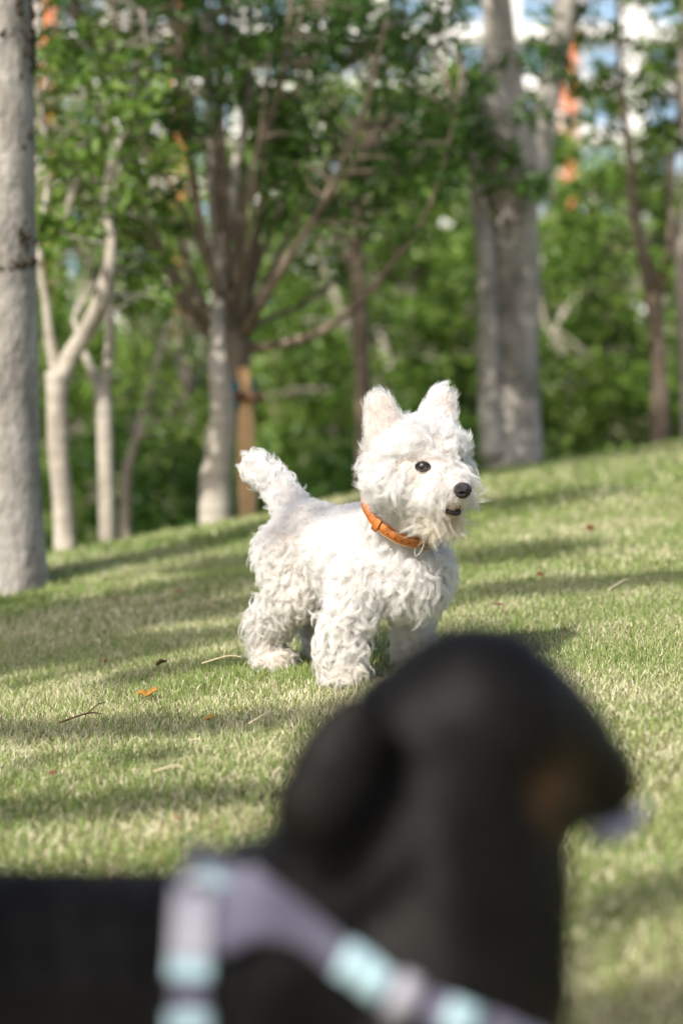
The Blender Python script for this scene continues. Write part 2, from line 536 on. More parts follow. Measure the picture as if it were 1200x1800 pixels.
# --- tree C
dC = 7.05
bC = on_ground(188, dC)
tree("slender_tree", "slender straight pale trunk between the forked tree and leaning branches", bC,
     ([bC, P(187, 850, dC), P(184, 760, dC), P(180, 690, dC)], [0.03, 0.025, 0.023, 0.024]),
     [([P(178, 695, dC), P(164, 655, dC), P(150, 625, dC), P(130, 560, dC + .1)], [0.016, 0.014, 0.012, 0.008]),
      ([P(182, 695, dC), P(192, 620, dC), P(194, 540, dC), P(196, 400, dC), P(225, 260, dC), P(262, 140, dC), P(250, 20, dC)], [0.018, 0.016, 0.014, 0.016, 0.014, 0.011, 0.006])],
     px_clusters(34, 130, 330, 40, 420, 6.8, 8.0, 0.05, 0.1, 40), M_BARK_PALE, M_LEAF_MID, 0.05, 0.022)

# --- tree D: leaning thin stems in the shade
dD = 9.4
bD = Vector((P(225, 860, dD).x, dD, gz(P(225, 860, dD).x, dD) - 0.05))
tree("leaning_tree", "thin leaning pale stems in the dark gap left of the wooden stake", bD,
     ([bD, P(222, 860, dD), P(236, 790, dD), P(252, 730, dD), P(268, 670, dD), P(285, 612, dD), P(306, 540, dD)], [0.024, 0.020, 0.017, 0.016, 0.015, 0.013, 0.008]),
     [([P(240, 775, dD), P(262, 752, dD - .05), P(300, 728, dD - .05), P(335, 690, dD)], [0.013, 0.011, 0.009, 0.005])],
     px_clusters(30, 210, 360, 470, 800, 8.6, 10.2, 0.06, 0.11, 36), M_BARK_MID, M_LEAF_MID, 0.05, 0.024)

# --- tree E: pale leaning trunk behind the stake
dE = 7.35
bE = on_ground(378, dE)
tree("pale_tree", "pale leaning trunk standing just left of the wooden stake", bE,
     ([bE, P(378, 850, dE), P(388, 780, dE), P(391, 710, dE), P(383, 640, dE), P(382, 560, dE + .1), P(388, 470, dE + .2)], [0.050, 0.046, 0.043, 0.036, 0.027, 0.024, 0.02]),
     [([P(386, 490, dE + .18), P(412, 330, dE + .25), P(415, 285, dE + .25), P(436, 190, dE + .3), P(440, 60, dE + .3)], [0.02, 0.018, 0.016, 0.013, 0.008]),
      ([P(385, 500, dE + .18), P(372, 330, dE + .3), P(365, 150, dE + .3), P(360, 10, dE + .3)], [0.018, 0.014, 0.014, 0.016])],
     px_clusters(26, 300, 520, -100, 350, 7.4, 8.2, 0.05, 0.1, 40), M_BARK_PALE, M_LEAF_MID, 0.05, 0.02)

# --- tree F: the staked multi-branch tree
dF = 7.6
bF = on_ground(432, dF)
def keepF(x, y):
    k = 1.0
    if y > 330: k = 0.35
    if x > 640 and y < 330: k = 1.0
    if 80 < x < 330 and y > 180: k *= 0.5
    return k
clF = px_clusters(190, 60, 800, -60, 330, 7.2, 8.5, 0.05, 0.11, 58, keepF) \
    + px_clusters(40, 480, 800, 170, 420, 7.0, 8.2, 0.04, 0.09, 50) \
    + px_clusters(10, 200, 640, 330, 500, 7.7, 8.4, 0.035, 0.07, 40) \
    + px_clusters(36, 0, 620, -600, -60, 6.6, 8.6, 0.1, 0.2, 80) + px_clusters(80, 60, 830, -60, 120, 7.2, 8.6, 0.05, 0.11, 58)
dk = P(412, 605, dF)
def fanb(pts, r0):
    n = len(pts)
    return (pts, [0.8 * r0 * (1 - 0.75 * i / (n - 1)) for i in range(n)])
limF = [
    fanb([P(405, 612, dF), P(360, 570, dF - .1), P(292, 470, dF - .2), P(240, 300, dF - .3), P(205, 120, dF - .35), P(200, -60, dF - .4)], 0.026),
    fanb([P(405, 600, dF), P(350, 520, dF + .2), P(310, 400, dF + .4), P(250, 250, dF + .5), P(245, 60, dF + .6)], 0.020),
    fanb([P(408, 595, dF), P(380, 500, dF - .15), P(350, 380, dF - .25), P(325, 200, dF - .3), P(310, 20, dF - .35), P(290, -150, dF - .4)], 0.024),
    fanb([P(412, 590, dF), P(398, 470, dF), P(385, 300, dF + .05), P(392, 120, dF), P(410, -80, dF)], 0.030),
    fanb([P(415, 590, dF), P(418, 480, dF - .1), P(428, 360, dF - .15), P(455, 260, dF - .2), P(495, 140, dF - .3), P(515, -40, dF - .3)], 0.028),
    fanb([P(420, 595, dF), P(440, 500, dF + .1), P(462, 350, dF + .2), P(505, 210, dF + .25), P(555, 60, dF + .3), P(590, -80, dF + .3)], 0.024),
    fanb([P(422, 600, dF), P(455, 540, dF - .2), P(510, 450, dF - .35), P(570, 350, dF - .45), P(640, 190, dF - .5), P(680, 30, dF - .55)], 0.022),
    fanb([P(425, 612, dF), P(480, 607, dF - .1), P(560, 585, dF - .2), P(630, 530, dF - .25), P(700, 450, dF - .3), P(760, 350, dF - .35), P(800, 200, dF - .4)], 0.022),
    fanb([P(420, 600, dF), P(470, 560, dF + .3), P(560, 520, dF + .5), P(640, 420, dF + .6), P(700, 300, dF + .7)], 0.016),
    fanb([P(400, 602, dF), P(330, 560, dF + .25), P(270, 430, dF + .4), P(150, 240, dF + .4), P(90, 180, dF + .4)], 0.016),
]
for tx, ty, dd in ((150, 60, .3), (275, -40, -.1), (345, 60, .35), (365, -60, -.3), (440, -40, .25), (475, 90, -.45), (545, -20, -.15), (600, 120, .1), (640, 260, -.2), (720, 120, .2), (120, 330, .1)):
    bx, by = 412 + random.uniform(-14, 14), 600
    limF.append(fanb([P(bx, by, dF), P(bx + (tx - bx) * .22, by + (ty - by) * .30, dF + dd * .4), P(bx + (tx - bx) * .55 + random.uniform(-15, 15), by + (ty - by) * .62, dF + dd * .8), P(tx, ty, dF + dd)], random.uniform(0.012, 0.019)))
stk = tree("staked_tree", "dark vase-shaped tree with many upright branches fanning from one knot", bF,
     ([bF, P(428, 800, dF), P(424, 720, dF), P(418, 660, dF), P(412, 605, dF), P(410, 575, dF)], [0.026, 0.023, 0.024, 0.036, 0.056, 0.042]),
     limF, clF, M_BARK_BROWN, M_LEAF_DARK, 0.042, 0.015)
# stake with teal tie
bS = on_ground(436, dF - 0.12, 0.06)
stake = empty("tree_stake", bS)
tag(stake, "light orange wooden stake tied to the dark branching tree", "stake")
M_WOOD = simple("stake_wood", (0.80, 0.49, 0.24), 0.7, 0.3, noise=0.25, scale=25, bump=0.3)
link("pole", tubes_mesh("pole", [([bS, P(434, 800, dF - .12), P(431, 700, dF - .12), P(429, 645, dF - .12)], [0.028, 0.026, 0.023, 0.02], 14)]), M_WOOD, stake)
M_TEAL = simple("teal_tie", (0.03, 0.16, 0.19), 0.7, 0.3, noise=0.3)
V, F = [], []
for k in range(28):
    th = 2 * math.pi * k / 28
    for zz in (0.035, -0.05):
        c = P(419, 690, dF - 0.03)
        V.append(c + Vector((math.cos(th) * 0.045 + 0.003 * math.sin(5 * th), math.sin(th) * 0.10, zz + 0.008 * math.sin(2 * th))))
for k in range(28):
    F.append((2 * k, 2 * ((k + 1) % 28), 2 * ((k + 1) % 28) + 1, 2 * k + 1))
me = bpy.data.meshes.new("tie"); me.from_pydata([tuple(v) for v in V], [], F)
o = link("tie", me, M_TEAL, stake); sm = o.modifiers.new("s", 'SOLIDIFY'); sm.thickness = 0.006
link("cross_bar", tubes_mesh("cross_bar", [([P(408, 694, dF - .15), P(430, 697, dF - .16), P(462, 700, dF - .15)], [0.014, 0.014, 0.013], 10)]), simple("bar_wood", (0.16, 0.08, 0.045), 0.8, 0.2, noise=0.3), stake)

# --- tree G: dull trunk in the middle distance
dG = 9.6
bG = Vector((P(645, 720, dG).x, dG, gz(P(645, 720, dG).x, dG) - 0.05))
tree("distant_tree", "dull brown trunk standing behind the white dog's near ear", bG,
     ([bG, P(640, 720, dG), P(634, 620, dG), P(630, 520, dG), P(622, 440, dG)], [0.04, 0.036, 0.034, 0.032, 0.028]),
     [([P(624, 450, dG), P(632, 330, dG), P(650, 200, dG), P(650, 50, dG)], [0.024, 0.02, 0.014, 0.008]),
      ([P(628, 500, dG), P(580, 380, dG), P(585, 220, dG)], [0.016, 0.012, 0.006])],
     px_clusters(50, 520, 780, 80, 520, 9.2, 10.6, 0.07, 0.15, 50), M_BARK_BROWN, M_LEAF_MID, 0.055, 0.024)

# --- tree H: big double trunk right of the dog
dH = 8.55
bH = on_ground(905, dH, 0.02)
clH = px_clusters(34, 780, 960, -80, 330, 8.0, 8.6, 0.04, 0.09, 44, lambda x, y: 1.0 if (x < 850 or y > 200) else 0.35) \
    + px_clusters(30, 940, 1080, -60, 250, 8.4, 9.4, 0.04, 0.08, 26) \
    + px_clusters(50, 850, 1250, -700, -60, 8.6, 10.2, 0.12, 0.2, 70)
tree("twin_trunk_tree", "thick grey twin-trunk tree on the crest right of the white dog's head", bH,
     ([bH, P(906, 740, dH), P(907, 640, dH), P(906, 520, dH), P(905, 400, dH), P(908, 310, dH)], [0.108, 0.088, 0.083, 0.080, 0.080, 0.100]),
     [([P(868, 800, dH - .05), P(862, 700, dH - .06), P(858, 560, dH - .06), P(852, 430, dH - .04), P(838, 330, dH), P(832, 220, dH + .1), P(800, 60, dH + .15)], [0.050, 0.043, 0.040, 0.036, 0.030, 0.022, 0.01]),
      ([P(905, 370, dH), P(893, 280, dH - .02), P(884, 190, dH - .02), P(878, 100, dH), P(868, -60, dH)], [0.080, 0.102, 0.092, 0.060, 0.045]),
      ([P(915, 350, dH), P(940, 270, dH + .02), P(958, 180, dH + .03), P(982, 80, dH + .05), P(1000, -40, dH + .05)], [0.072, 0.060, 0.048, 0.042, 0.036])],
     clH, M_BARK_GREY, M_LEAF_DARK, 0.05, 0.022, sides=24)

# --- tree I: right edge
dI = 9.2
bI = on_ground(1160, dI, 0.02)
tree("crooked_tree", "dark slim trunk with a pale right fork near the right edge", bI,
     ([bI, P(1158, 690, dI), P(1155, 600, dI), P(1145, 520, dI), P(1128, 440, dI)], [0.036, 0.033, 0.031, 0.03, 0.026]),
     [([P(1132, 460, dI), P(1112, 360, dI), P(1108, 280, dI), P(1090, 150, dI), P(1085, 0, dI)], [0.024, 0.02, 0.017, 0.013, 0.007]),
      ([P(1150, 545, dI), P(1165, 480, dI - .05), P(1180, 420, dI - .1), P(1178, 300, dI), P(1195, 180, dI)], [0.02, 0.022, 0.02, 0.015, 0.01])],
     px_clusters(60, 1010, 1260, 60, 520, 8.9, 10.4, 0.05, 0.11, 40) + px_clusters(30, 960, 1300, -500, 0, 8.6, 10.4, 0.12, 0.2, 50), M_BARK_BROWN, M_LEAF_MID, 0.05, 0.024)
dK = 8.9
bK = on_ground(1222, dK, 0.02)
tree("edge_tree", "trunk partly cut off by the right edge of the picture", bK,
     ([bK, P(1214, 640, dK), P(1206, 520, dK), P(1206, 420, dK)], [0.05, 0.046, 0.042, 0.038]),
     [([P(1206, 440, dK), P(1215, 300, dK), P(1200, 120, dK), P(1210, -60, dK)], [0.034, 0.026, 0.02, 0.012])],
     px_clusters(26, 1130, 1320, -60, 330, 8.6, 9.6, 0.06, 0.12, 44), M_BARK_MID, M_LEAF_MID, 0.05, 0.024)

# --- tree J: pale V-shaped branches
dJ = 11.5
bJ = Vector((P(985, 760, dJ).x, dJ, gz(P(985, 760, dJ).x, dJ) - 0.05))
tree("pale_sapling", "thin pale V-shaped sapling between the twin trunk and crooked tree", bJ,
     ([bJ, P(1000, 700, dJ), P(990, 650, dJ), P(976, 612, dJ), P(960, 580, dJ)], [0.018, 0.017, 0.016, 0.015, 0.014]),
     [([P(968, 596, dJ), P(990, 552, dJ), P(1015, 520, dJ), P(1036, 488, dJ), P(1050, 440, dJ)], [0.013, 0.016, 0.015, 0.013, 0.007]),
      ([P(962, 584, dJ), P(950, 530, dJ), P(950, 480, dJ), P(958, 420, dJ)], [0.013, 0.013, 0.010, 0.006])],
     px_clusters(30, 940, 1110, 380, 620, 11.5, 12.6, 0.09, 0.16, 40) + px_clusters(22, 940, 1060, 630, 780, 10.6, 11.4, 0.07, 0.12, 40), M_BARK_PALE, M_LEAF_LIGHT, 0.06, 0.03, twig_r=0.003)

# --- background trees
bgt = [(-120, 13.0, 0.09, M_LEAF_MID, "leafy tree far behind the grey trunk, light green crown"),
       (330, 16.0, 0.10, M_LEAF_LIGHT, "bright green tree behind the vase-shaped tree"),
       (560, 19.0, 0.12, M_LEAF_LIGHT, "bright green tree behind the white dog's ears"),
       (800, 15.0, 0.09, M_LEAF_MID, "leafy green tree directly behind the twin trunk"),
       (1030, 19.0, 0.09, M_LEAF_LIGHT, "light green tree below the white building at upper right"),
       (1300, 14.5, 0.09, M_LEAF_MID, "leafy green tree beyond the right edge trunks"),
       (725, 12.5, 0.08, M_LEAF_MID, "leafy tree in the gap between the dull trunk and the twin trunk"),
       (960, 13.5, 0.08, M_LEAF_MID, "leafy tree just right of the twin trunk"),
       (150, 21.0, 0.11, M_LEAF_LIGHT, "pale green tree in the gap between the left trunks")]
for px, d, r, lm, lab in bgt:
    x = (px - 600) / 4250 * d
    b = Vector((x, d, gz(x, d) - 0.1))
    top = 0.64 + (0.078 if px < 900 else 0.055) * d
    H = top - b.z
    cl = []
    for i in range(150):
        th = random.uniform(0, 6.28); q = math.sqrt(random.random()) * 0.085 * d
        hz = random.betavariate(1.4, 1.5)
        cl.append((Vector((x + math.cos(th) * q, d + math.sin(th) * q, b.z + 0.45 + hz * (H - 0.35))), random.uniform(0.12, 0.28) * d / 16, int(random.uniform(38, 72))))
    lim = []
    for i in range(4):
        th = random.uniform(0, 6.28)
        lim.append(([b + Vector((0, 0, H * 0.35)), b + Vector((math.cos(th) * 0.35, math.sin(th) * 0.35, H * 0.6)), b + Vector((math.cos(th) * 0.7, math.sin(th) * 0.7, H * 0.9))], [r * .45, r * .3, r * .12]))
    tree("background_tree", lab, b, ([b, b + Vector((0.05, 0, H * .3)), b + Vector((0, .05, H * .6)), b + Vector((.03, 0, H * .95))], [r * .6, r * .5, r * .35, r * .12]), lim, cl, M_BARK_MID, lm, 0.085, 0.042, "trees beyond the crest")

# --- unseen tree added past the left edge to darken the dip behind the crest
bL = Vector((-2.0, 8.5, gz(-2.0, 8.5) - 0.05))
clL = [(Vector((random.uniform(-2.9, -1.1), random.uniform(7.6, 9.3), random.uniform(1.3, 3.0))), random.uniform(0.16, 0.28), 110) for _ in range(70)]
limL = [([bL + Vector((0, 0, 1.6)), bL + Vector((dx * .5, dy * .5, 2.3)), bL + Vector((dx, dy, 3.0))], [0.05, 0.03, 0.012]) for dx, dy in ((.6, .3), (-.6, .3), (.3, -.6), (-.4, -.5))]
tree("dip_shade_tree", "unseen dense leafy tree beyond the left edge, added to shade the dip", bL, ([bL, bL + Vector((.03, 0, 1.2)), bL + Vector((0, .04, 2.4)), bL + Vector((.02, 0, 3.6))], [0.09, 0.075, 0.055, 0.02]), limL, clL, M_BARK_MID, M_LEAF_MID, 0.07, 0.032)

# --- undergrowth beyond the crest
cl = []
for i in range(640):
    d = random.uniform(10.2, 17)
    px = random.uniform(-500, 1700)
    x = (px - 600) / 4250 * d
    g = gz(x, d)
    top = 0.64 - 0.012 * d + 0.25 * math.sin(x * 2.1 + d) + 0.2 * math.sin(x * 4.7 - d * 2)
    z = random.uniform(g + 0.05, top + 0.25)
    cl.append((Vector((x, d, z)), random.uniform(0.10, 0.24), int(random.uniform(40, 80))))
shade_cl = []
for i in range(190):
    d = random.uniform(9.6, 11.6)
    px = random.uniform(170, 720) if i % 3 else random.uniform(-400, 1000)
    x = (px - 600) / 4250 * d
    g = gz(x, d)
    shade_cl.append((Vector((x, d, random.uniform(g + 0.02, -0.10 + 0.12 * math.sin(x * 5)))), random.uniform(0.10, 0.2), int(random.uniform(50, 90))))
o = link("shade_tone_undergrowth", leaves_mesh("shade_tone_undergrowth", shade_cl, 0.055, 0.025), M_LEAF_DARK, smooth=False)  # darker leaf colour stands in for deep shade low behind the crest
tag(o, "low undergrowth with shade put into its leaf colour, just behind the lawn's crest", "undergrowth", kind="stuff")
o = link("undergrowth", leaves_mesh("undergrowth", cl, 0.065, 0.034), M_LEAF_MID, smooth=False)
tag(o, "dense green undergrowth filling the dip behind the lawn's crest", "undergrowth", kind="stuff")

# --- off-frame shade trees behind the camera, placed by where their shade lies on the lawn
spots = []
def shade(px0, py0, px1, py1, n, rad, cnt):
    for i in range(n):
        t = (i + random.uniform(0.1, 0.9)) / n
        g = G(px0 + (px1 - px0) * t + random.uniform(-14, 14), py0 + (py1 - py0) * t + random.uniform(-5, 5))
        spots.append((g, rad * random.uniform(0.75, 1.2), cnt))
shade(-60, 1170, 330, 1130, 10, 0.15, 210)
shade(30, 1125, 440, 1062, 11, 0.16, 220)
shade(-80, 1110, 420, 1025, 13, 0.17, 220)
shade(330, 1010, 470, 985, 4, 0.15, 130)
shade(-80, 1075, 60, 1055, 2, 0.12, 100)
shade(200, 1195, 430, 1168, 5, 0.06, 50)
shade(-60, 1290, 520, 1270, 10, 0.07, 75)
shade(-80, 1440, 430, 1400, 8, 0.07, 60)
shade(30, 1345, 330, 1330, 3, 0.03, 24)
shade(830, 985, 1020, 965, 5, 0.15, 110)
shade(830, 1045, 1240, 1015, 8, 0.11, 100)
shade(820, 900, 1060, 870, 6, 0.16, 100)
shade(850, 830, 1230, 790, 7, 0.2, 100)
shade(1060, 1610, 1240, 1560, 4, 0.06, 55)
shade(1010, 1800, 1240, 1770, 4, 0.06, 60)
for f_, l_, z_, r_ in ((-0.12, -0.01, 0.26, 0.05), (-0.05, -0.01, 0.27, 0.05), (0.02, -0.01, 0.27, 0.05), (-0.11, -0.05, 0.20, 0.04)):
    w_ = Vector((0.018, 3.925, 0)) + Vector((0.656, -0.755, 0)) * f_ + Vector((0.755, 0.656, 0)) * l_ + Vector((0, 0, z_))
    spots.append((w_, r_, 17))
for i in range(3):   # shade over the near dark dog
    spots.append((Vector((random.uniform(-0.55, 0.22), random.uniform(1.3, 1.62), random.uniform(0.1, 0.4))), random.uniform(0.09, 0.15), 110))
trunks = [Vector((-3.7, 1.0, 0)), Vector((-2.3, -2.4, 0)), Vector((0.4, -3.6, 0))]
for t in trunks: t.z = gz(t.x, t.y) - 0.05
cls = [[], [], []]
for g, rad, cnt in spots:
    Hh = random.uniform(3.0, 4.3)
    c = g + TO_SUN * ((Hh - g.z) / TO_SUN.z)
    k = min(range(3), key=lambda i: (trunks[i].xy - c.xy).length)
    cls[k].append((c, rad, cnt))
labs = ["leafy tree beside the lawn casting dappled shade, outside the picture",
        "leafy tree behind the camera casting shade on the dark dog",
        "leafy tree behind the camera casting shade on the right lawn"]
for t, c, lab in zip(trunks, cls, labs):
    lim = []
    if not c: continue
    for i in range(7):
        q = Vector(random.choice(c)[0])
        s = t + Vector((0, 0, 1.7 + 0.2 * i))
        lim.append(([s, (s + q) / 2 + Vector((0, 0, 0.25)), q], [0.035, 0.022, 0.008]))
    tree("canopy_tree", lab, t, ([t, t + Vector((0.02, 0, 1.2)), t + Vector((0, 0.04, 2.6)), t + Vector((0.05, 0, 4.2))], [0.11, 0.085, 0.07, 0.03]), lim, c, M_BARK_GREY, M_LEAF_MID, 0.06, 0.03, "trees that shade the lawn", twig_r=0.004)

# ------------------------------------------------------------------ building far behind
def build_building():
    D = 150.0
    s = 4250 / D
    x0, x1 = -22.0, 30.0
    z0, nst, sh = -3.0, 8, 3.1
    root = empty("apartment_building", (2, D, z0))
    tag(root, "white and orange building with blue windows glimpsed through the tree tops", "building")
    M_W = simple("building_white", (0.78, 0.77, 0.76), 0.8, 0.2, noise=0.05, scale=1)
    M_O = simple("building_orange", (0.62, 0.20, 0.09), 0.8, 0.2, noise=0.1, scale=2)
    M_F = simple("window_frame_white", (0.7, 0.7, 0.7), 0.5)
    M_G = simple("window_glass", (0.22, 0.34, 0.50), 0.08, 0.6)
    def box(x, y, z, sx, sy, sz):
        bm = bmesh.new()
        bmesh.ops.create_cube(bm, size=1, matrix=Matrix.Translation((x, y, z)) @ Matrix.Diagonal((sx, sy, sz, 1)))
        me = bpy.data.meshes.new("box"); bm.to_mesh(me); bm.free()
        return me
    H = nst * sh
    link("wall", box((x0 + x1) / 2, D + 6, z0 + H / 2, x1 - x0, 10, H), M_W, root, False)
    bay = 4.0
    nb = int((x1 - x0) / bay)
    pier = box(0, 0, 0, 0.65, 1.0, H)
    fr = box(0, 0, 0, 2.5, 0.24, 1.9); pn = box(0, 0, 0, 2.2, 0.1, 1.6)
    pier.materials.append(M_O); fr.materials.append(M_F); pn.materials.append(M_G)
    bal = box(0, 0, 0, 2.9, 0.9, 0.25); bal.materials.append(M_W)
    def inst(name, me, loc, parent):
        o = bpy.data.objects.new(name, me); COL.objects.link(o); o.parent = parent
        o.location = loc
        return o
    for i in (1, 3, 9):
        inst("pier", pier, Vector((x0 + i * bay, D + 0.8, z0 + H / 2)) - root.location, root)
    for k in range(nst):
        for i in range(nb):
            w = inst("window", fr, Vector((x0 + (i + .5) * bay, D + 0.95, z0 + (k + .55) * sh)) - root.location, root)
            inst("pane", pn, Vector((0, -0.1, 0)), w)
            if k > 1:
                inst("ledge", bal, Vector((x0 + (i + .5) * bay, D + 0.6, z0 + k * sh + 0.1)) - root.location, root)
    link("roof", box((x0 + x1) / 2, D + 6, z0 + H + 0.25, x1 - x0 + 1, 11, 0.5), M_O, root, False)
build_building()

# ------------------------------------------------------------------ animals: shared tools
def blend_body(name, prims, voxel, smooth_it):
    """prims: list of ('e', centre, radii, rot) or ('c', p0, r0, p1, r1). One continuous remeshed surface."""
    bm = bmesh.new()
    for p in prims:
        if p[0] == 'e':
            mat = Matrix.Translation(p[1]) @ (p[3].to_4x4() if p[3] is not None else Matrix.Identity(4)) @ Matrix.Diagonal((*p[2], 1))
            bmesh.ops.create_icosphere(bm, subdivisions=3, radius=1, matrix=mat)
        else:
            a, r0, b, r1 = Vector(p[1]), p[2], Vector(p[3]), p[4]
            n = 7
            for i in range(n):
                t = i / (n - 1)
                bmesh.ops.create_icosphere(bm, subdivisions=2, radius=r0 + (r1 - r0) * t, matrix=Matrix.Translation(a.lerp(b, t)))
    me = bpy.data.meshes.new(name + "_src"); bm.to_mesh(me); bm.free()
    o = bpy.data.objects.new(name + "_src", me); COL.objects.link(o)
    r = o.modifiers.new("r", 'REMESH'); r.mode = 'VOXEL'; r.voxel_size = voxel; r.use_smooth_shade = True
    s = o.modifiers.new("s", 'SMOOTH'); s.factor = 0.5; s.iterations = smooth_it
    dg = bpy.context.evaluated_depsgraph_get(); dg.update()
    out = bpy.data.meshes.new_from_object(o.evaluated_get(dg), depsgraph=dg)
    out.name = name
    bpy.data.objects.remove(o); bpy.data.meshes.remove(me)
    return out

def tri_data(me):
    me.calc_loop_triangles()
    nv = len(me.vertices)
    co = np.empty(nv * 3, np.float32); me.vertices.foreach_get('co', co); co = co.reshape(-1, 3).astype(float)
    no = np.empty(nv * 3, np.float32); me.vertices.foreach_get('normal', no); no = no.reshape(-1, 3).astype(float)
    nt_ = len(me.loop_triangles)
    tr = np.empty(nt_ * 3, np.int32); me.loop_triangles.foreach_get('vertices', tr); tr = tr.reshape(-1, 3)
    return co, no, tr

def norm(a):
    return a / np.maximum(np.linalg.norm(a, axis=-1, keepdims=True), 1e-9)

def grow_fur(name, co, no, tr, nlocks, per, field, mat, parent, K=9, lock_r=0.0045, hair_r=0.00016, seed=3):
    """field(root, normal) -> dict(len, comb, lift, curl, turns, droop, clump, keep, col)"""
    rg = np.random.default_rng(seed)
    a, b, c = co[tr[:, 0]], co[tr[:, 1]], co[tr[:, 2]]
    ar = np.linalg.norm(np.cross(b - a, c - a), axis=1); ar /= ar.sum()
    ti = rg.choice(len(tr), nlocks, p=ar)
    u = rg.random((nlocks, 1)); v = rg.random((nlocks, 1)); fl = (u + v) > 1
    u = np.where(fl, 1 - u, u); v = np.where(fl, 1 - v, v)
    root = a[ti] * (1 - u - v) + b[ti] * u + c[ti] * v
    nor = norm(no[tr[ti, 0]] * (1 - u - v) + no[tr[ti, 1]] * u + no[tr[ti, 2]] * v)
    f = field(root, nor, rg)
    k = f['keep']
    root, nor = root[k], nor[k]
    f = {q: (w[k] if isinstance(w, np.ndarray) and len(w) == len(k) else w) for q, w in f.items()}
    n = len(root)
    comb = f['comb'] + rg.normal(size=(n, 3)) * f['mess'][:, None]
    comb = norm(comb - nor * (comb * nor).sum(1)[:, None])
    side = np.cross(nor, comb)
    L = f['len'] * rg.uniform(0.75, 1.15, n)
    us = np.linspace(0, 1, K)
    lift = f['lift'] * rg.uniform(0.8, 1.2, n)
    pts = np.zeros((n, K, 3)); pts[:, 0] = root
    down = np.array([0, 0, -1.0])
    for i in range(1, K):
        um = (us[i] + us[i - 1]) / 2
        d = nor * (lift * (1 - um) ** 0.8)[:, None] + comb * (1 - lift * (1 - um) * 0.8)[:, None] + down * (f['droop'] * um)[:, None]
        pts[:, i] = pts[:, i - 1] + norm(d) * (L / (K - 1))[:, None]
    ph = rg.uniform(0, 2 * np.pi, n); sg = np.where(rg.random(n) < 0.5, -1, 1)
    turns = f['turns'] * rg.uniform(0.7, 1.25, n)
    A = f['curl'] * rg.uniform(0.6, 1.2, n)
    for i in range(K):
        uu = us[i]; rp = np.clip(uu * 1.6, 0, 1); rp = rp * rp * (3 - 2 * rp)
        ang = ph + sg * 2 * np.pi * turns * uu
        pts[:, i] += side * (A * rp * (np.sin(ang) - 0.4 * np.sin(ph)))[:, None] + nor * (A * rp * 0.7 * (np.cos(ang) - 0.4 * np.cos(ph)))[:, None] + comb * (A * rp * 0.35 * np.cos(ang * 1.0 + 1.0))[:, None]
    # children
    m = n * per
    idx = np.repeat(np.arange(n), per)
    off = rg.normal(size=(m, 2)) * lock_r * f['spread'][idx][:, None]
    delta = side[idx] * off[:, :1] + comb[idx] * off[:, 1:]
    ln = rg.uniform(0.72, 1.08, m)
    cl = f['clump'][idx]
    Q = np.empty((m, K, 3), np.float32)
    g = pts[idx]
    jit = norm(rg.normal(size=(m, 3))) * (rg.random(m) * 0.0022 * np.clip(f['len'][idx] / 0.03, 0.3, 1.2))[:, None]
    for i in range(K):
        uu = np.clip(us[i] * ln, 0, 1) * (K - 1)
        i0 = np.clip(np.floor(uu).astype(int), 0, K - 2); fr = (uu - i0)[:, None]
        base = g[np.arange(m), i0] * (1 - fr) + g[np.arange(m), i0 + 1] * fr
        Q[:, i] = base + delta * (1 - cl * us[i])[:, None] + jit * us[i] ** 1.5 * 1.6
    Q[:, 0] -= nor[idx].astype(np.float32) * 0.002
    hc = bpy.data.hair_curves.new(name)
    hc.add_curves([K] * m)
    hc.points.foreach_set('position', Q.ravel())
    rad = hc.attributes.get('radius') or hc.attributes.new('radius', 'FLOAT', 'POINT')
    rr = (hair_r * (1 - 0.75 * us ** 2))[None, :] * rg.uniform(0.7, 1.3, m)[:, None]
    rad.data.foreach_set('value', rr.astype(np.float32).ravel())
    ca = hc.attributes.new('tint', 'FLOAT', 'CURVE')
    ca.data.foreach_set('value', np.clip(f['tint'][idx] + rg.normal(0, 0.05, m), 0, 1).astype(np.float32))
    hc.materials.append(mat)
    o = bpy.data.objects.new(name, hc); COL.objects.link(o); o.parent = parent
    return o

# ------------------------------------------------------------------ white terrier
DO = Vector((0.018, 3.925, 0)); DO.z = gz(DO.x, DO.y)
F3 = Vector((0.656, -0.755, 0)).normalized(); L3 = Vector((-F3.y, F3.x, 0))
dog_rot = Matrix((F3, L3, Vector((0, 0, 1)))).transposed()        # local -> world
HC = Vector((0.203, -0.047, 0.352))                             # head centre (local)
HF = Vector((0.985, -0.05, -0.10)).normalized()
HL = Vector((0.05, 0.985, 0.0)).normalized(); HU = HF.cross(HL).normalized()
HL = HU.cross(HF).normalized()
HR = Matrix((HF, HL, HU)).transposed()
def H(f, l, u): return HC + HF * f + HL * l + HU * u

slope = lambda f, l: gz((DO + F3 * f + L3 * l).x, (DO + F3 * f + L3 * l).y) - DO.z
pawz = {k: slope(*p) for k, p in dict(fr=(0.09, -0.093), fl=(0.085, 0.05), rr=(-0.145, -0.045), rl=(-0.115, 0.05)).items()}
prims, region = [], []
def E(reg, c, r, rot=None): prims.append(('e', Vector(c), r, rot)); region.append((reg, Vector(c), max(r)))
def Cc(reg, a, r0, b, r1):
    prims.append(('c', Vector(a), r0, Vector(b), r1))
    for t in (0, .33, .67, 1): region.append((reg, Vector(a).lerp(Vector(b), t), r0 + (r1 - r0) * t))
E('back', (0.03, 0, 0.19), (0.15, 0.074, 0.078))
E('back', (-0.10, 0, 0.195), (0.085, 0.066, 0.070))
E('chest', (0.115, 0, 0.183), (0.075, 0.072, 0.078))
E('belly', (-0.02, 0, 0.160), (0.13, 0.052, 0.040))
Cc('neck', (0.120, -0.006, 0.225), 0.064, (0.163, -0.034, 0.305), 0.055)
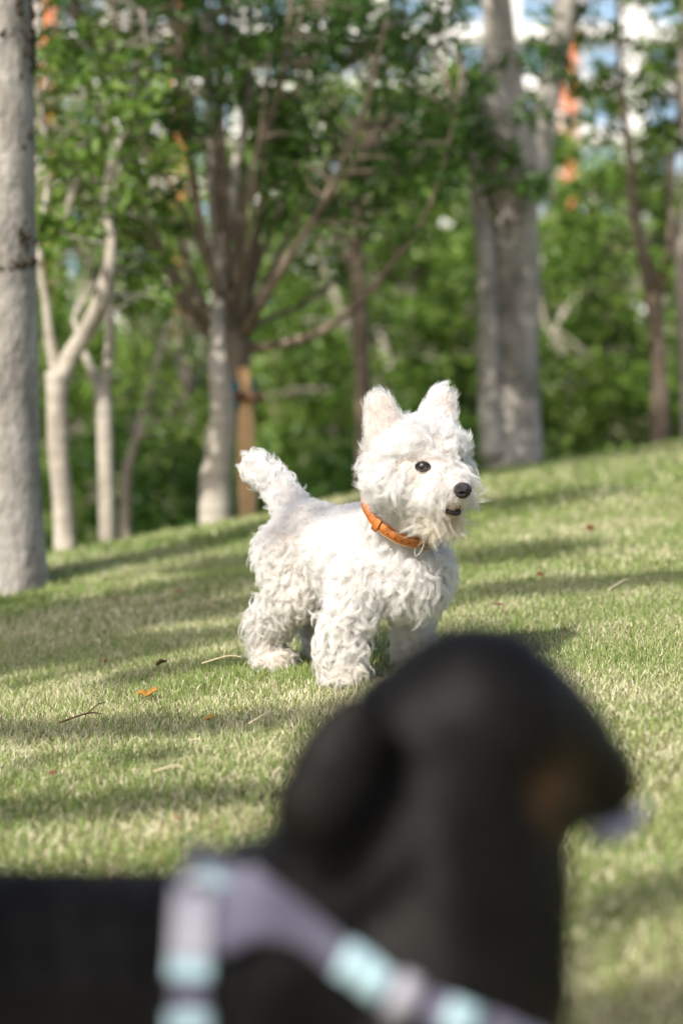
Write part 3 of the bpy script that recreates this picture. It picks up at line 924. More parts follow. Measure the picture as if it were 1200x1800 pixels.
E('skull', HC + HU * 0.004, (0.068, 0.076, 0.063), HR)
E('skull', H(-0.015, 0, 0.02), (0.05, 0.058, 0.045), HR)
Cc('muzzle', H(0.038, 0, -0.014), 0.045, H(0.086, 0, -0.027), 0.029)
Cc('jaw', H(0.02, 0, -0.045), 0.034, H(0.077, 0, -0.058), 0.018)
for s, nm in ((-1, 'earR'), (1, 'earL')):
    c = H(-0.012, -0.064, 0.069) if s < 0 else H(-0.012, 0.046, 0.074)
    axz = (HU * 1.0 + HL * s * 0.30 - HF * 0.05).normalized()
    axx = (HF * 0.95 + HL * (-0.30 if s < 0 else -0.30)); axx = (axx - axz * axx.dot(axz)).normalized()
    axy = axz.cross(axx)
    E(nm, c - axz * 0.010, (0.011, 0.032, 0.046), Matrix((axx, axy, axz)).transposed())
    E(nm, c - axz * 0.038 - HL * s * 0.006, (0.020, 0.036, 0.032), Matrix((axx, axy, axz)).transposed())
    E(nm, c + axz * 0.012, (0.009, 0.026, 0.038), Matrix((axx, axy, axz)).transposed())
for s, k in ((-1, 'fr'), (1, 'fl')):
    z = pawz[k]; sl = -0.021
    Cc('foreleg', (0.100, s * 0.060 + sl * .4, 0.165), 0.046, (0.090, s * 0.073 + sl, 0.095 + z), 0.031)
    Cc('foreleg', (0.090, s * 0.073 + sl, 0.10 + z), 0.030, (0.090, s * 0.075 + sl * 1.2, 0.028 + z), 0.024)
    E('paw', (0.102, s * 0.075 + sl * 1.2, 0.020 + z), (0.032, 0.026, 0.020))
for s, k in ((-1, 'rr'), (1, 'rl')):
    z = pawz[k]
    fx = 0.0 if s < 0 else 0.028
    Cc('thigh', (-0.11, s * 0.040, 0.185), 0.056, (-0.088 + fx * .5, s * 0.048, 0.125), 0.040)
    Cc('hindleg', (-0.088 + fx * .5, s * 0.048, 0.125), 0.038, (-0.166 + fx, s * 0.047, 0.078 + z), 0.022)
    Cc('hindleg', (-0.166 + fx, s * 0.047, 0.078 + z), 0.021, (-0.156 + fx, s * 0.047, 0.025 + z), 0.020)
    E('paw', (-0.142 + fx, s * 0.047, 0.018 + z), (0.031, 0.024, 0.018))
Cc('tail', (-0.135, 0, 0.245), 0.026, (-0.195, 0, 0.292), 0.017)
Cc('tail', (-0.195, 0, 0.292), 0.018, (-0.246, 0, 0.318), 0.016)

dog = empty("white_terrier", DO)
tag(dog, "fluffy white terrier standing on the lawn, looking right, wearing an orange collar", "dog")
body_me = blend_body("body", prims, 0.0045, 6)
co, no, tr = tri_data(body_me)

def skin_mat():
    m, nt, b = new_mat("dog_skin")
    b.inputs['Base Color'].default_value = (0.70, 0.60, 0.53, 1)
    b.inputs['Roughness'].default_value = 0.8
    b.inputs['Specular IOR Level'].default_value = 0.2
    return m
body = link("body", body_me, skin_mat())
body.parent = dog

REG = {  # len, lift, curl, turns, droop, clump, mess, spread, tint
    'back':   (0.024, 0.45, 0.0040, 0.9, 0.10, 0.70, 0.38, 1.2, 0.05),
    'belly':  (0.032, 0.40, 0.0065, 1.0, 0.60, 0.85, 0.35, 1.0, 0.25),
    'chest':  (0.054, 0.52, 0.0130, 0.85, 0.75, 0.91, 0.55, 1.0, 0.14),
    'neck':   (0.026, 0.45, 0.0050, 0.8, 0.30, 0.75, 0.35, 1.2, 0.06),
    'skull':  (0.037, 0.70, 0.0050, 0.65, 0.24, 0.70, 0.48, 1.15, 0.06),
    'muzzle': (0.050, 0.58, 0.0035, 0.45, 0.40, 0.74, 0.30, 1.15, 0.12),
    'jaw':    (0.053, 0.52, 0.0045, 0.5, 0.60, 0.76, 0.36, 1.15, 0.36),
    'earR':   (0.013, 0.30, 0.0006, 0.3, 0.00, 0.35, 0.14, 1.0, 0.0),
    'earL':   (0.014, 0.30, 0.0008, 0.3, 0.00, 0.35, 0.16, 1.0, 0.0),
    'foreleg': (0.054, 0.48, 0.0125, 0.85, 0.60, 0.91, 0.50, 0.9, 0.18),
    'thigh':  (0.032, 0.45, 0.0075, 1.0, 0.40, 0.88, 0.45, 1.0, 0.08),
    'hindleg': (0.042, 0.46, 0.0105, 0.85, 0.55, 0.86, 0.50, 0.9, 0.18),
    'paw':    (0.024, 0.45, 0.0060, 0.9, 0.45, 0.88, 0.50, 0.9, 0.35),
    'tail':   (0.029, 0.62, 0.0085, 1.1, 0.05, 0.88, 0.50, 1.0, 0.06),
}
COMB = {'back': (-1, 0, -0.25), 'belly': (-0.3, 0, -1), 'chest': (-0.1, 0, -1), 'neck': (-0.6, 0, -0.8), 'foreleg': (-0.05, 0, -1),
        'thigh': (-0.35, 0, -1), 'hindleg': (-0.1, 0, -1), 'paw': (0.1, 0, -1), 'tail': (-0.8, 0, 0.6)}
reg_names = sorted(set(r for r, _, _ in region))
EYES = [np.array(H(0.0560, s * 0.0345, 0.008)) for s in (-1, 1)]
NOSE = np.array(H(0.112, 0, -0.022))
MOUTH = np.array(H(0.088, -0.004, -0.049))
CCEN = Vector((0.147, -0.024, 0.272)); CV = Vector((0.78, -0.06, -0.62)).normalized()
CL = Vector((0.06, 1, 0)); CL = (CL - CV * CL.dot(CV)).normalized(); CN = CV.cross(CL).normalized()
if CN.z < 0: CN = -CN

def white_field(root, nor, rg):
    n = len(root)
    D = np.stack([np.min([np.linalg.norm(root - np.array(c), axis=1) - r for rr, c, r in region if rr == q], axis=0) for q in reg_names], 1)
    W = np.exp(-(D - D.min(1, keepdims=True)) / 0.010); W /= W.sum(1, keepdims=True)
    vals = np.array([REG[q] for q in reg_names])
    v = W @ vals
    cm = np.zeros((n, 3))
    hrel = root - np.array(HC)
    hf, hl, hu = hrel @ np.array(HF), hrel @ np.array(HL), hrel @ np.array(HU)
    Fv, Lv, Uv = np.array(HF), np.array(HL), np.array(HU)
    sgn = np.sign(hl)[:, None]
    for j, q in enumerate(reg_names):
        if q in COMB:
            c = np.tile(np.array(COMB[q], float), (n, 1))
            if q == 'back':   # flank hair falls down
                c[:, 2] -= 0.8 * np.clip(np.abs(nor[:, 1]), 0, 1)
        elif q == 'skull':
            top = np.clip(hu / 0.05, -1, 1)[:, None]
            c = np.where(top > 0.25, Uv * 0.5 + Lv * sgn * 0.7 + Fv * 0.15, Lv * sgn * 0.75 - Uv * 0.75 - Fv * 0.2)
        elif q == 'muzzle':
            c = Lv * sgn * 1.0 - Uv * 0.55 + Fv * 0.05
        elif q == 'jaw':
            c = -Uv * 1.0 + Lv * sgn * 0.25 + Fv * 0.15
        else:
            s = -1 if q == 'earR' else 1
            c = np.tile(Uv * 0.75 + Lv * s * 0.5, (n, 1))
        cm += W[:, j:j + 1] * c
    ln, lift, curl, turns, droop, clump, mess, spread, tint = v.T
    ln = ln.copy()
    ln *= 1 + 0.35 * np.clip((np.abs(hl) - 0.035) / 0.03, 0, 1) * np.clip((0.045 - hu) / 0.03, 0, 1) * (np.linalg.norm(hrel, axis=1) < 0.11)
    # clear the face
    for e, q0 in zip(EYES, (0.010, 0.0)):
        d = np.linalg.norm(root - e, axis=1)
        ln *= np.clip((d - q0) / 0.026, 0.16, 1)
        away = norm(root - e)
        cm += away * np.clip(1 - d / 0.032, 0, 1)[:, None] * 1.6
        lift = lift * np.clip(d / 0.028, 0.35, 1)
        curl = curl * np.clip(d / 0.03, 0.2, 1)
    bridge = (hf > 0.05) & (np.abs(hl) < 0.016) & (hu > -0.015)
    ln[bridge] *= 0.40
    dn = np.linalg.norm(root - NOSE, axis=1)
    ln *= np.clip((dn - 0.004) / 0.035, 0.28, 1)
    dm = np.linalg.norm((root - MOUTH) * np.array([1, 1, 1.2]), axis=1)
    keep = (dn > 0.015) & ((dm > 0.0165) | (hf < 0.06))
    for e, kr in zip(EYES, (0.0145, 0.0095)):
        keep &= np.linalg.norm(root - e, axis=1) > kr
    up_lip = (hf > 0.06) & (hu > -0.047) & (hu < -0.03) & (np.abs(hl) < 0.02)
    ln[up_lip] *= 0.35
    low_lip = (hf > 0.06) & (hu <= -0.047)
    # ears: thin inside
    ear = np.zeros(n, bool)
    for q in ('earR', 'earL'):
        j = reg_names.index(q); ear |= W[:, j] > 0.6
    inner = ear & ((nor @ Fv) > 0.5) & (hu > 0.055)
    ln[inner] *= 0.7
    keep &= ~(inner & (rg.random(n) < 0.35))
    # collar band
    cr = root - np.array(CCEN); h = cr @ np.array(CN)
    band = (np.abs(h) < 0.016) & (np.linalg.norm(cr, axis=1) < 0.095)
    ln[band] *= 0.34; lift = np.where(band, 0.16, lift); curl = np.where(band, 0.001, curl); droop = np.where(band, 0, droop)
    nearb = (h < 0.035) & (h >= 0.016) & (np.linalg.norm(cr, axis=1) < 0.10) & (root[:, 2] < 0.31)
    ln[nearb] *= 0.85
    tint = tint + np.clip(1 - np.linalg.norm(root - (MOUTH + np.array([0, 0, -0.008])), axis=1) / 0.035, 0, 1) * 0.55
    for e in EYES:
        tint = tint + np.clip(1 - np.linalg.norm(root - e - np.array([0.008, 0, -0.006]), axis=1) / 0.022, 0, 1) * 0.3
    return dict(len=ln, comb=norm(cm), lift=lift, curl=curl, turns=turns, droop=droop, clump=clump, mess=mess, spread=spread, keep=keep, tint=np.clip(tint, 0, 1))

def fur_mat():
    m = bpy.data.materials.new("white_fur"); m.use_nodes = True
    nt = m.node_tree; nt.nodes.clear()
    out = N(nt, "ShaderNodeOutputMaterial")
    at = N(nt, "ShaderNodeAttribute", attribute_name='tint')
    r = ramp(nt, [(0.0, (0.76, 0.755, 0.745)), (0.35, (0.73, 0.67, 0.575)), (1.0, (0.62, 0.45, 0.26))])
    nt.links.new(at.outputs['Fac'], r.inputs[0])
    h = N(nt, "ShaderNodeBsdfHairPrincipled"); h.model = 'CHIANG'; h.parametrization = 'COLOR'
    nt.links.new(r.outputs[0], h.inputs['Color'])
    h.inputs['Roughness'].default_value = 0.45
    h.inputs['Radial Roughness'].default_value = 0.75
    h.inputs['Random Roughness'].default_value = 0.2
    d = N(nt, "ShaderNodeBsdfDiffuse"); nt.links.new(r.outputs[0], d.inputs[0])
    mx = N(nt, "ShaderNodeMixShader"); mx.inputs[0].default_value = 0.35
    nt.links.new(h.outputs[0], mx.inputs[1]); nt.links.new(d.outputs[0], mx.inputs[2])
    nt.links.new(mx.outputs[0], out.inputs[0])
    return m
fur = grow_fur("fur", co, no, tr, 10500, 24, white_field, fur_mat(), body, lock_r=0.0046, hair_r=0.00017)
dog.rotation_euler = dog_rot.to_euler()

# face
M_EYE = simple("eye_dark", (0.012, 0.007, 0.005), 0.06, 0.6, coat=1.0)
M_RIM = simple("eyelid_dark", (0.03, 0.018, 0.015), 0.45, 0.4)
M_NOSE = simple("nose_black", (0.018, 0.015, 0.015), 0.35, 0.5, bump=0.5, bscale=900)
M_LIP = simple("lip_black", (0.022, 0.015, 0.014), 0.35, 0.5)
M_TONGUE = simple("tongue_pink", (0.42, 0.15, 0.13), 0.4, 0.5)
def dog_mesh(name, build, mat, parent=None):
    bm = bmesh.new(); build(bm)
    me = bpy.data.meshes.new(name); bm.to_mesh(me); bm.free()
    o = link(name, me, mat); o.parent = parent or dog
    return o
for e in EYES:
    ec = Vector(e)
    s = 1 if (ec - HC).dot(HL) > 0 else -1
    outd = (HF * 0.80 + HL * s * 0.58 + HU * 0.05).normalized()
    up_ = (HU - outd * HU.dot(outd)).normalized(); sd = up_.cross(outd)
    R = Matrix((outd, sd, up_)).transposed().to_4x4()
    eye = dog_mesh("eye", lambda bm: bmesh.ops.create_uvsphere(bm, u_segments=24, v_segments=16, radius=0.0090, matrix=Matrix.Translation(ec + outd * 0.0018)), M_EYE)
    def lids(bm):
        seg = 40
        for k in range(seg):
            th = 2 * math.pi * k / seg
            c = ec + outd * (0.0076 - 0.002 * abs(math.cos(th))) + sd * (math.cos(th) * 0.0108) + up_ * (math.sin(th) * (0.0066 if math.sin(th) > 0 else 0.0062))
            bmesh.ops.create_icosphere(bm, subdivisions=1, radius=0.0021, matrix=Matrix.Translation(c))
    dog_mesh("eyelid", lids, M_RIM, eye)
def nose_b(bm):
    bmesh.ops.create_uvsphere(bm, u_segments=40, v_segments=28, radius=1)
    for v in bm.verts:
        x, y, z = v.co
        w = 0.0155 * (1.0 + 0.12 * z)           # wider on top
        hgt = 0.0125
        dep = 0.0125
        p = Vector((x * dep, y * w, z * hgt))
        # nostrils
        for s in (-1, 1):
            dd = math.hypot((y - s * 0.48) / 0.26, (z + 0.18) / 0.24)
            if x > 0.2 and dd < 1: p.x -= 0.008 * (1 - dd * dd)
            dd2 = math.hypot((y - s * 0.85) / 0.2, (z + 0.3) / 0.16)
            if dd2 < 1: p.x -= 0.004 * (1 - dd2); 
        if x > 0.2 and abs(y) < 0.10: p.x -= 0.0018 * (1 - abs(y) / 0.10) * (1 if z < 0.3 else 0)
        v.co = Vector(NOSE) + HF * p.x + HL * p.y + HU * p.z
dog_mesh("nose", nose_b, M_NOSE)
def lips_b(bm):
    # philtrum, upper lip edge and lower lip roll
    for k in range(60):
        t = k / 59 * 2 - 1
        c = H(0.103 - 0.026 * t * t, 0.021 * t, -0.055 - 0.004 * (1 - t * t) + 0.004 * t * t)
        bmesh.ops.create_icosphere(bm, subdivisions=2, radius=0.0038 - 0.0012 * t * t, matrix=Matrix.Translation(c))
    for k in range(50):
        t = k / 49 * 2 - 1
        c = H(0.104 - 0.026 * t * t, 0.020 * t, -0.0415 - 0.006 * t * t - 0.004 * math.cos(t * 6.3))
        bmesh.ops.create_icosphere(bm, subdivisions=1, radius=0.0020, matrix=Matrix.Translation(c))
dog_mesh("lips", lips_b, M_LIP)
def mouth_b(bm):
    bmesh.ops.create_uvsphere(bm, u_segments=20, v_segments=12, radius=1, matrix=Matrix.Translation(H(0.086, 0, -0.048)) @ HR.to_4x4() @ Matrix.Diagonal((0.014, 0.017, 0.008, 1)))
dog_mesh("mouth_cavity", mouth_b, M_LIP)
def tongue_b(bm):
    bmesh.ops.create_uvsphere(bm, u_segments=20, v_segments=12, radius=1, matrix=Matrix.Translation(H(0.092, 0, -0.0500)) @ HR.to_4x4() @ Matrix.Diagonal((0.013, 0.0145, 0.0045, 1)))
dog_mesh("tongue", tongue_b, M_TONGUE)

# ------------------------------------------------------------------ orange collar
M_LEATHER = simple("orange_leather", (0.50, 0.155, 0.03), 0.52, 0.5, noise=0.18, scale=90, bump=0.25, bscale=500)
M_STITCH = simple("pale_stitch", (0.75, 0.45, 0.2), 0.7)
M_METAL = simple("ring_metal", (0.75, 0.74, 0.72), 0.25, 0.5, metal=1.0)
M_HOLE = simple("collar_hole", (0.10, 0.035, 0.01), 0.8)
collar = empty("dog_collar", DO)
tag(collar, "orange leather collar with silver ring around the white terrier's neck", "collar")
collar.rotation_euler = dog_rot.to_euler()
CA, CB = 0.0670, 0.0640
def cpt(th, h, dr=0.0):
    return CCEN + CV * (math.cos(th) * (CA + dr)) + CL * (math.sin(th) * (CB + dr)) + CN * h
def band_mesh(name, th0, th1, h0, h1, dr, thick, seg, mat, parent):
    V, F = [], []
    closed = abs(th1 - th0) > 6.28
    for k in range(seg + (0 if closed else 1)):
        th = th0 + (th1 - th0) * k / seg
        fl = 0.0012 * math.sin(3 * th)
        prof = [(h0, 0), (h0 + 0.0012, thick), ((h0 + h1) / 2, thick * 1.12), (h1 - 0.0012, thick), (h1, 0)]
        for hh, rr in prof: V.append(cpt(th, hh + fl, dr + rr))
    n = seg + (0 if closed else 1); m = 5
    for k in range(seg):
        k2 = (k + 1) % n
        for j in range(m):
            F.append((k * m + j, k * m + (j + 1) % m, k2 * m + (j + 1) % m, k2 * m + j))
    if not closed:
        F.append(tuple(range(m))); F.append(tuple((n - 1) * m + j for j in reversed(range(m))))
    me = bpy.data.meshes.new(name); me.from_pydata([tuple(v) for v in V], [], F)
    o = link(name, me, mat); o.parent = parent
    return o
PI2 = 2 * math.pi
strap = band_mesh("strap", 0, PI2, -0.0095, 0.0095, 0.0, 0.0035, 120, M_LEATHER, collar)
band_mesh("overlap", -1.5, -0.15, -0.0088, 0.0088, 0.0036, 0.003, 40, M_LEATHER, collar)
band_mesh("keeper_loop", -1.30, -1.17, -0.0125, 0.0125, 0.0062, 0.0032, 6, M_LEATHER, collar)
def stitches(bm):
    for sgn_ in (-1, 1):
        for k in range(72):
            th = -1.48 + k * 0.019
            bmesh.ops.create_icosphere(bm, subdivisions=1, radius=1, matrix=Matrix.Translation(cpt(th, sgn_ * 0.0070 + 0.0012 * math.sin(3 * th), 0.0068)) @ Matrix.Diagonal((0.0006, 0.0006, 0.0006, 1)))
o = dog_mesh("stitching", stitches, M_STITCH, collar); o['kind'] = 'stuff'
for k in range(4):
    th = -0.92 + k * 0.17
    dog_mesh("hole", lambda bm: bmesh.ops.create_icosphere(bm, subdivisions=2, radius=1, matrix=Matrix.Translation(cpt(th, 0.0012 * math.sin(3 * th), 0.0068)) @ Matrix.Diagonal((0.0016, 0.0016, 0.0016, 1))), M_HOLE, collar)
def ring_b(bm):
    c = cpt(-0.16, -0.003, 0.0085)
    n_ = (cpt(-0.16 + 0.1, 0, 0) - cpt(-0.16 - 0.1, 0, 0)).normalized()
    o_ = (CV * math.cos(-0.16) + CL * math.sin(-0.16)).normalized()
    prev = None
    for k in range(48):
        th = PI2 * k / 48
        p = c + CN * (math.cos(th) * 0.0165) + o_ * (math.sin(th) * 0.0085 + 0.001)
        bmesh.ops.create_icosphere(bm, subdivisions=2, radius=0.0016, matrix=Matrix.Translation(p))
dog_mesh("metal_ring", ring_b, M_METAL, collar)
def buckle_b(bm):
    for k in range(64):
        t = k / 64 * 4
        sgm, q = int(t), t - int(t)
        a, b_ = [((-1, -1), (1, -1)), ((1, -1), (1, 1)), ((1, 1), (-1, 1)), ((-1, 1), (-1, -1))][sgm]
        y = a[0] * (1 - q) + b_[0] * q; z = a[1] * (1 - q) + b_[1] * q
        bmesh.ops.create_icosphere(bm, subdivisions=1, radius=0.0016, matrix=Matrix.Translation(cpt(0.10 + y * 0.12, z * 0.0115, 0.0075)))
dog_mesh("buckle", buckle_b, simple("buckle_brass", (0.55, 0.30, 0.12), 0.35, 0.5, metal=0.6), collar)

# ------------------------------------------------------------------ black dog in front
BD = 1.5
bp2, _r = [], []
def E2(c, r, rot=None): bp2.append(('e', Vector(c), r, rot))
def C2(a, r0, b, r1): bp2.append(('c', Vector(a), r0, Vector(b), r1))
def Q(px, py, dy=0.0):
    return P(px, py, BD + dy)
E2(Q(838, 1270), (0.066, 0.064, 0.062))
E2(Q(770, 1300, -0.005), (0.062, 0.06, 0.055))
C2(Q(900, 1280, 0.01), 0.053, Q(985, 1325, 0.035), 0.039)
C2(Q(985, 1325, 0.035), 0.038, Q(1052, 1372, 0.06), 0.028)
C2(Q(900, 1390, 0.0), 0.042, Q(1020, 1398, 0.045), 0.020)
C2(Q(780, 1350), 0.070, Q(782, 1560, 0.0), 0.084)
C2(Q(782, 1560), 0.082, Q(755, 1760, -0.01), 0.090)
C2(Q(700, 1480, -0.01), 0.065, Q(440, 1690, -0.02), 0.054)
C2(Q(640, 1700), 0.085, Q(420, 1780, -0.02), 0.090)
C2(Q(420, 1770, -0.02), 0.088, Q(-50, 1770, -0.06), 0.088)
C2(Q(-50, 1770, -0.06), 0.088, Q(-520, 1785, -0.12), 0.082)
E2(Q(540, 1750, -0.055), (0.050, 0.035, 0.075))
E2(Q(905, 1400, -0.02), (0.035, 0.03, 0.03))
gb = lambda x, y: gz(x, y)
for (px, dy, s) in ((640, -0.055, 1), (640, 0.055, 1), (-480, -0.175, -1), (-480, -0.065, -1)):
    a = Q(px, 1880, dy)
    g = gb(a.x, a.y)
    C2(a, 0.045 if s > 0 else 0.055, Vector((a.x - 0.01 * s, a.y, (a.z + g) / 2 + 0.01)), 0.026)
    C2(Vector((a.x - 0.01 * s, a.y, (a.z + g) / 2 + 0.01)), 0.025, Vector((a.x + 0.005, a.y, g + 0.03)), 0.020)
    E2(Vector((a.x + 0.02, a.y, g + 0.018)), (0.036, 0.024, 0.018))
t0 = Q(-600, 1760, -0.12)
C2(t0, 0.028, t0 + Vector((-0.12, 0, -0.05)), 0.016); C2(t0 + Vector((-0.12, 0, -0.05)), 0.016, t0 + Vector((-0.22, 0.01, -0.02)), 0.009)
# drop ears
def ear2(px0, py0, px1, py1, dy, w):
    a, b = Q(px0, py0, dy), Q(px1, py1, dy - 0.012)
    ax = (b - a).normalized(); y_ = Vector((0.15, 1, 0)); y_ = (y_ - ax * y_.dot(ax)).normalized(); x_ = y_.cross(ax)
    L_ = (b - a).length
    E2((a + b) / 2, (w, 0.013, L_ * 0.56), Matrix((x_, y_, ax)).transposed())
    E2(a.lerp(b, 0.72), (w * 0.95, 0.013, L_ * 0.30), Matrix((x_, y_, ax)).transposed())
bp_noear = [p for i, p in enumerate(bp2) if i >= 5]
ear2(645, 1225, 512, 1485, -0.080, 0.027)
ear2(760, 1200, 700, 1400, 0.062, 0.028)
bdog_base = Q(300, 1800); bdog_base.z = gz(bdog_base.x, bdog_base.y)
bdog = empty("black_dog", bdog_base)
tag(bdog, "blurred black dog in a lavender harness, seen from behind in the foreground", "dog")
b2_me = blend_body("body", bp2, 0.006, 8)
def black_mat():
    m, nt, b = new_mat("black_coat")
    tc = N(nt, "ShaderNodeTexCoord")
    n1 = N(nt, "ShaderNodeTexNoise"); n1.inputs['Scale'].default_value = 8; n1.inputs['Detail'].default_value = 4
    nt.links.new(tc.outputs['Object'], n1.inputs[0])
    r = ramp(nt, [(0.35, (0.004, 0.0037, 0.0034)), (0.7, (0.009, 0.008, 0.007))])
    nt.links.new(n1.outputs['Fac'], r.inputs[0])
    # tan patch on the muzzle side
    mp = N(nt, "ShaderNodeVectorMath", operation='DISTANCE'); mp.inputs[1].default_value = tuple(Q(955, 1385, -0.02) - Vector((0, 0, 0)))
    nt.links.new(tc.outputs['Object'], mp.inputs[0])
    mr = N(nt, "ShaderNodeMapRange", interpolation_type='SMOOTHSTEP'); mr.inputs[1].default_value = 0.045; mr.inputs[2].default_value = 0.015; mr.inputs[3].default_value = 0; mr.inputs[4].default_value = 0.6
    nt.links.new(mp.outputs['Value'], mr.inputs[0])
    mx = N(nt, "ShaderNodeMix", data_type='RGBA'); mx.inputs[7].default_value = (0.10, 0.055, 0.025, 1)
    nt.links.new(mr.outputs[0], mx.inputs[0]); nt.links.new(r.outputs[0], mx.inputs[6])
    nt.links.new(mx.outputs[2], b.inputs['Base Color'])
    b.inputs['Roughness'].default_value = 0.43
    b.inputs['Specular IOR Level'].default_value = 0.10
    b.inputs['Sheen Weight'].default_value = 0.0
    b.inputs['Sheen Roughness'].default_value = 0.5
    mp2 = N(nt, "ShaderNodeMapping"); mp2.inputs['Scale'].default_value = (1, 1, 4)
    nt.links.new(tc.outputs['Object'], mp2.inputs[0])
    n2 = N(nt, "ShaderNodeTexNoise"); n2.inputs['Scale'].default_value = 260; n2.inputs['Detail'].default_value = 3
    nt.links.new(mp2.outputs[0], n2.inputs[0])
    bp = N(nt, "ShaderNodeBump"); bp.inputs['Strength'].default_value = 0.3; bp.inputs['Distance'].default_value = 0.003
    nt.links.new(n2.outputs['Fac'], bp.inputs['Height']); nt.links.new(bp.outputs[0], b.inputs['Normal'])
    return m
M_BLACK = black_mat()
bbody = link("body", b2_me, M_BLACK, bdog)
co2, no2, tr2 = tri_data(b2_me)
def black_field(root, nor, rg):
    n = len(root); one = np.ones(n)
    headish = np.clip((root[:, 2] - 0.30) / 0.06, 0, 1)
    cm = np.tile(np.array([-0.8, -0.1, -0.6]), (n, 1))
    cm[:, 2] += 0.3 * headish
    return dict(len=0.011 - 0.004 * headish, comb=norm(cm), lift=0.30 * one, curl=0.0005 * one, turns=0.3 * one, droop=0.1 * one, clump=0.4 * one, mess=0.18 * one, spread=1.2 * one, keep=one > 0, tint=0.5 * one)
def black_hair():
    m = bpy.data.materials.new("black_fur"); m.use_nodes = True
    nt = m.node_tree; nt.nodes.clear()
    out = N(nt, "ShaderNodeOutputMaterial")
    h = N(nt, "ShaderNodeBsdfPrincipled")
    h.inputs['Base Color'].default_value = (0.006, 0.0055, 0.005, 1)
    h.inputs['Roughness'].default_value = 0.36; h.inputs['Specular IOR Level'].default_value = 0.13
    nt.links.new(h.outputs[0], out.inputs[0])
    return m
grow_fur("fur", co2, no2, tr2, 6000, 4, black_field, black_hair(), bbody, K=4, lock_r=0.005, hair_r=0.00022, seed=8)
def bdog_part(name, build, mat, parent=None):
    bm = bmesh.new(); build(bm)
    me = bpy.data.meshes.new(name); bm.to_mesh(me); bm.free()
    return link(name, me, mat, parent or bdog)
bdog_part("nose", lambda bm: bmesh.ops.create_uvsphere(bm, u_segments=24, v_segments=16, radius=1, matrix=Matrix.Translation(Q(1080, 1378, 0.072)) @ Matrix.Diagonal((0.014, 0.016, 0.012, 1))), M_NOSE)
bdog_part("eye", lambda bm: bmesh.ops.create_uvsphere(bm, u_segments=20, v_segments=14, radius=0.009, matrix=Matrix.Translation(Q(940, 1275, -0.03))), M_EYE)
bdog_part("eye", lambda bm: bmesh.ops.create_uvsphere(bm, u_segments=20, v_segments=14, radius=0.009, matrix=Matrix.Translation(Q(925, 1275, 0.075))), M_EYE)

# harness: loops cast onto the body surface
trunk_me = blend_body('trunk_tmp', bp_noear, 0.006, 8)
bvh = BVHTree.FromPolygons([tuple(v.co) for v in trunk_me.vertices], [tuple(p.vertices) for p in trunk_me.polygons])
bpy.data.meshes.remove(trunk_me)
M_LAV = simple("lavender_webbing", (0.105, 0.10, 0.145), 0.75, 0.3, noise=0.12, scale=60, bump=0.4, bscale=700, sheen=0.2)
M_CYAN = simple("pale_blue_webbing", (0.29, 0.41, 0.45), 0.55, 0.4, noise=0.25, scale=50)
M_PALE = simple("pale_grey_plastic", (0.28, 0.275, 0.31), 0.35, 0.5)
harness = empty("dog_harness", bdog_base)
tag(harness, "lavender harness with pale blue straps on the black dog's shoulders", "harness")
def hit(c, d):
    best = None
    o = c.copy()
    for _ in range(6):
        loc, nor_, ix, dist = bvh.ray_cast(o, d)
        if loc is None: break
        best = (loc, nor_); o = loc + d * 0.001
    return best
def loop_band(name, c, a, b, th0, th1, w0, w1, off, mat, seg=60, thick=0.003, wf=None):
    a = a.normalized(); b = (b - a * b.dot(a)).normalized(); n_ = a.cross(b)
    rows = []
    for k in range(seg + 1):
        th = th0 + (th1 - th0) * k / seg
        d = a * math.cos(th) + b * math.sin(th)
        row = []
        lo, hi = (w0, w1) if wf is None else wf(th)
        for j in range(7):
            h = lo + (hi - lo) * j / 6
            r_ = hit(c + n_ * h, d)
            row.append((r_[0] + d * off) if r_ else (c + n_ * h + d * 0.09))
        rows.append(row)
    V = [tuple(p) for r_ in rows for p in r_]
    F = [(k * 7 + j, k * 7 + j + 1, (k + 1) * 7 + j + 1, (k + 1) * 7 + j) for k in range(seg) for j in range(6)]
    me = bpy.data.meshes.new(name); me.from_pydata(V, [], F)
    o = link(name, me, mat, harness)
    s = o.modifiers.new("s", 'SOLIDIFY'); s.thickness = thick; s.offset = 0
    return o
# front hits of pixel-directed probes on the near side, mirrored for the far side of the body
YC = BD - 0.01
def near_hit(px, py):
    loc, nor_, ix, dist = bvh.ray_cast(cam.location, ray(px, py).normalized())
    if loc is None:
        loc, nor_, ix, dist = bvh.find_nearest(Q(px, py, -0.02))
    return loc, nor_
def mir(v): return Vector((v.x, 2 * YC - v.y, v.z))
def mirn(v): return Vector((v.x, -v.y, v.z))
def ribbon(name, pts, nors, w, off, mat, thick=0.003):
    V, F = [], []
    n = len(pts)
    for i in range(n):
        t = (pts[min(i + 1, n - 1)] - pts[max(i - 1, 0)]).normalized()
        b = t.cross(nors[i]).normalized()
        for k in (-1, 0, 1):
            V.append(tuple(pts[i] + nors[i] * (off + (0.001 if k == 0 else 0)) + b * (w * k)))
    for i in range(n - 1):
        for k in (0, 1): F.append((i * 3 + k, i * 3 + k + 1, (i + 1) * 3 + k + 1, (i + 1) * 3 + k))
    me = bpy.data.meshes.new(name); me.from_pydata(V, [], F)
    o = link(name, me, mat, harness)
    s_ = o.modifiers.new("s", 'SOLIDIFY'); s_.thickness = thick; s_.offset = 0
    return o
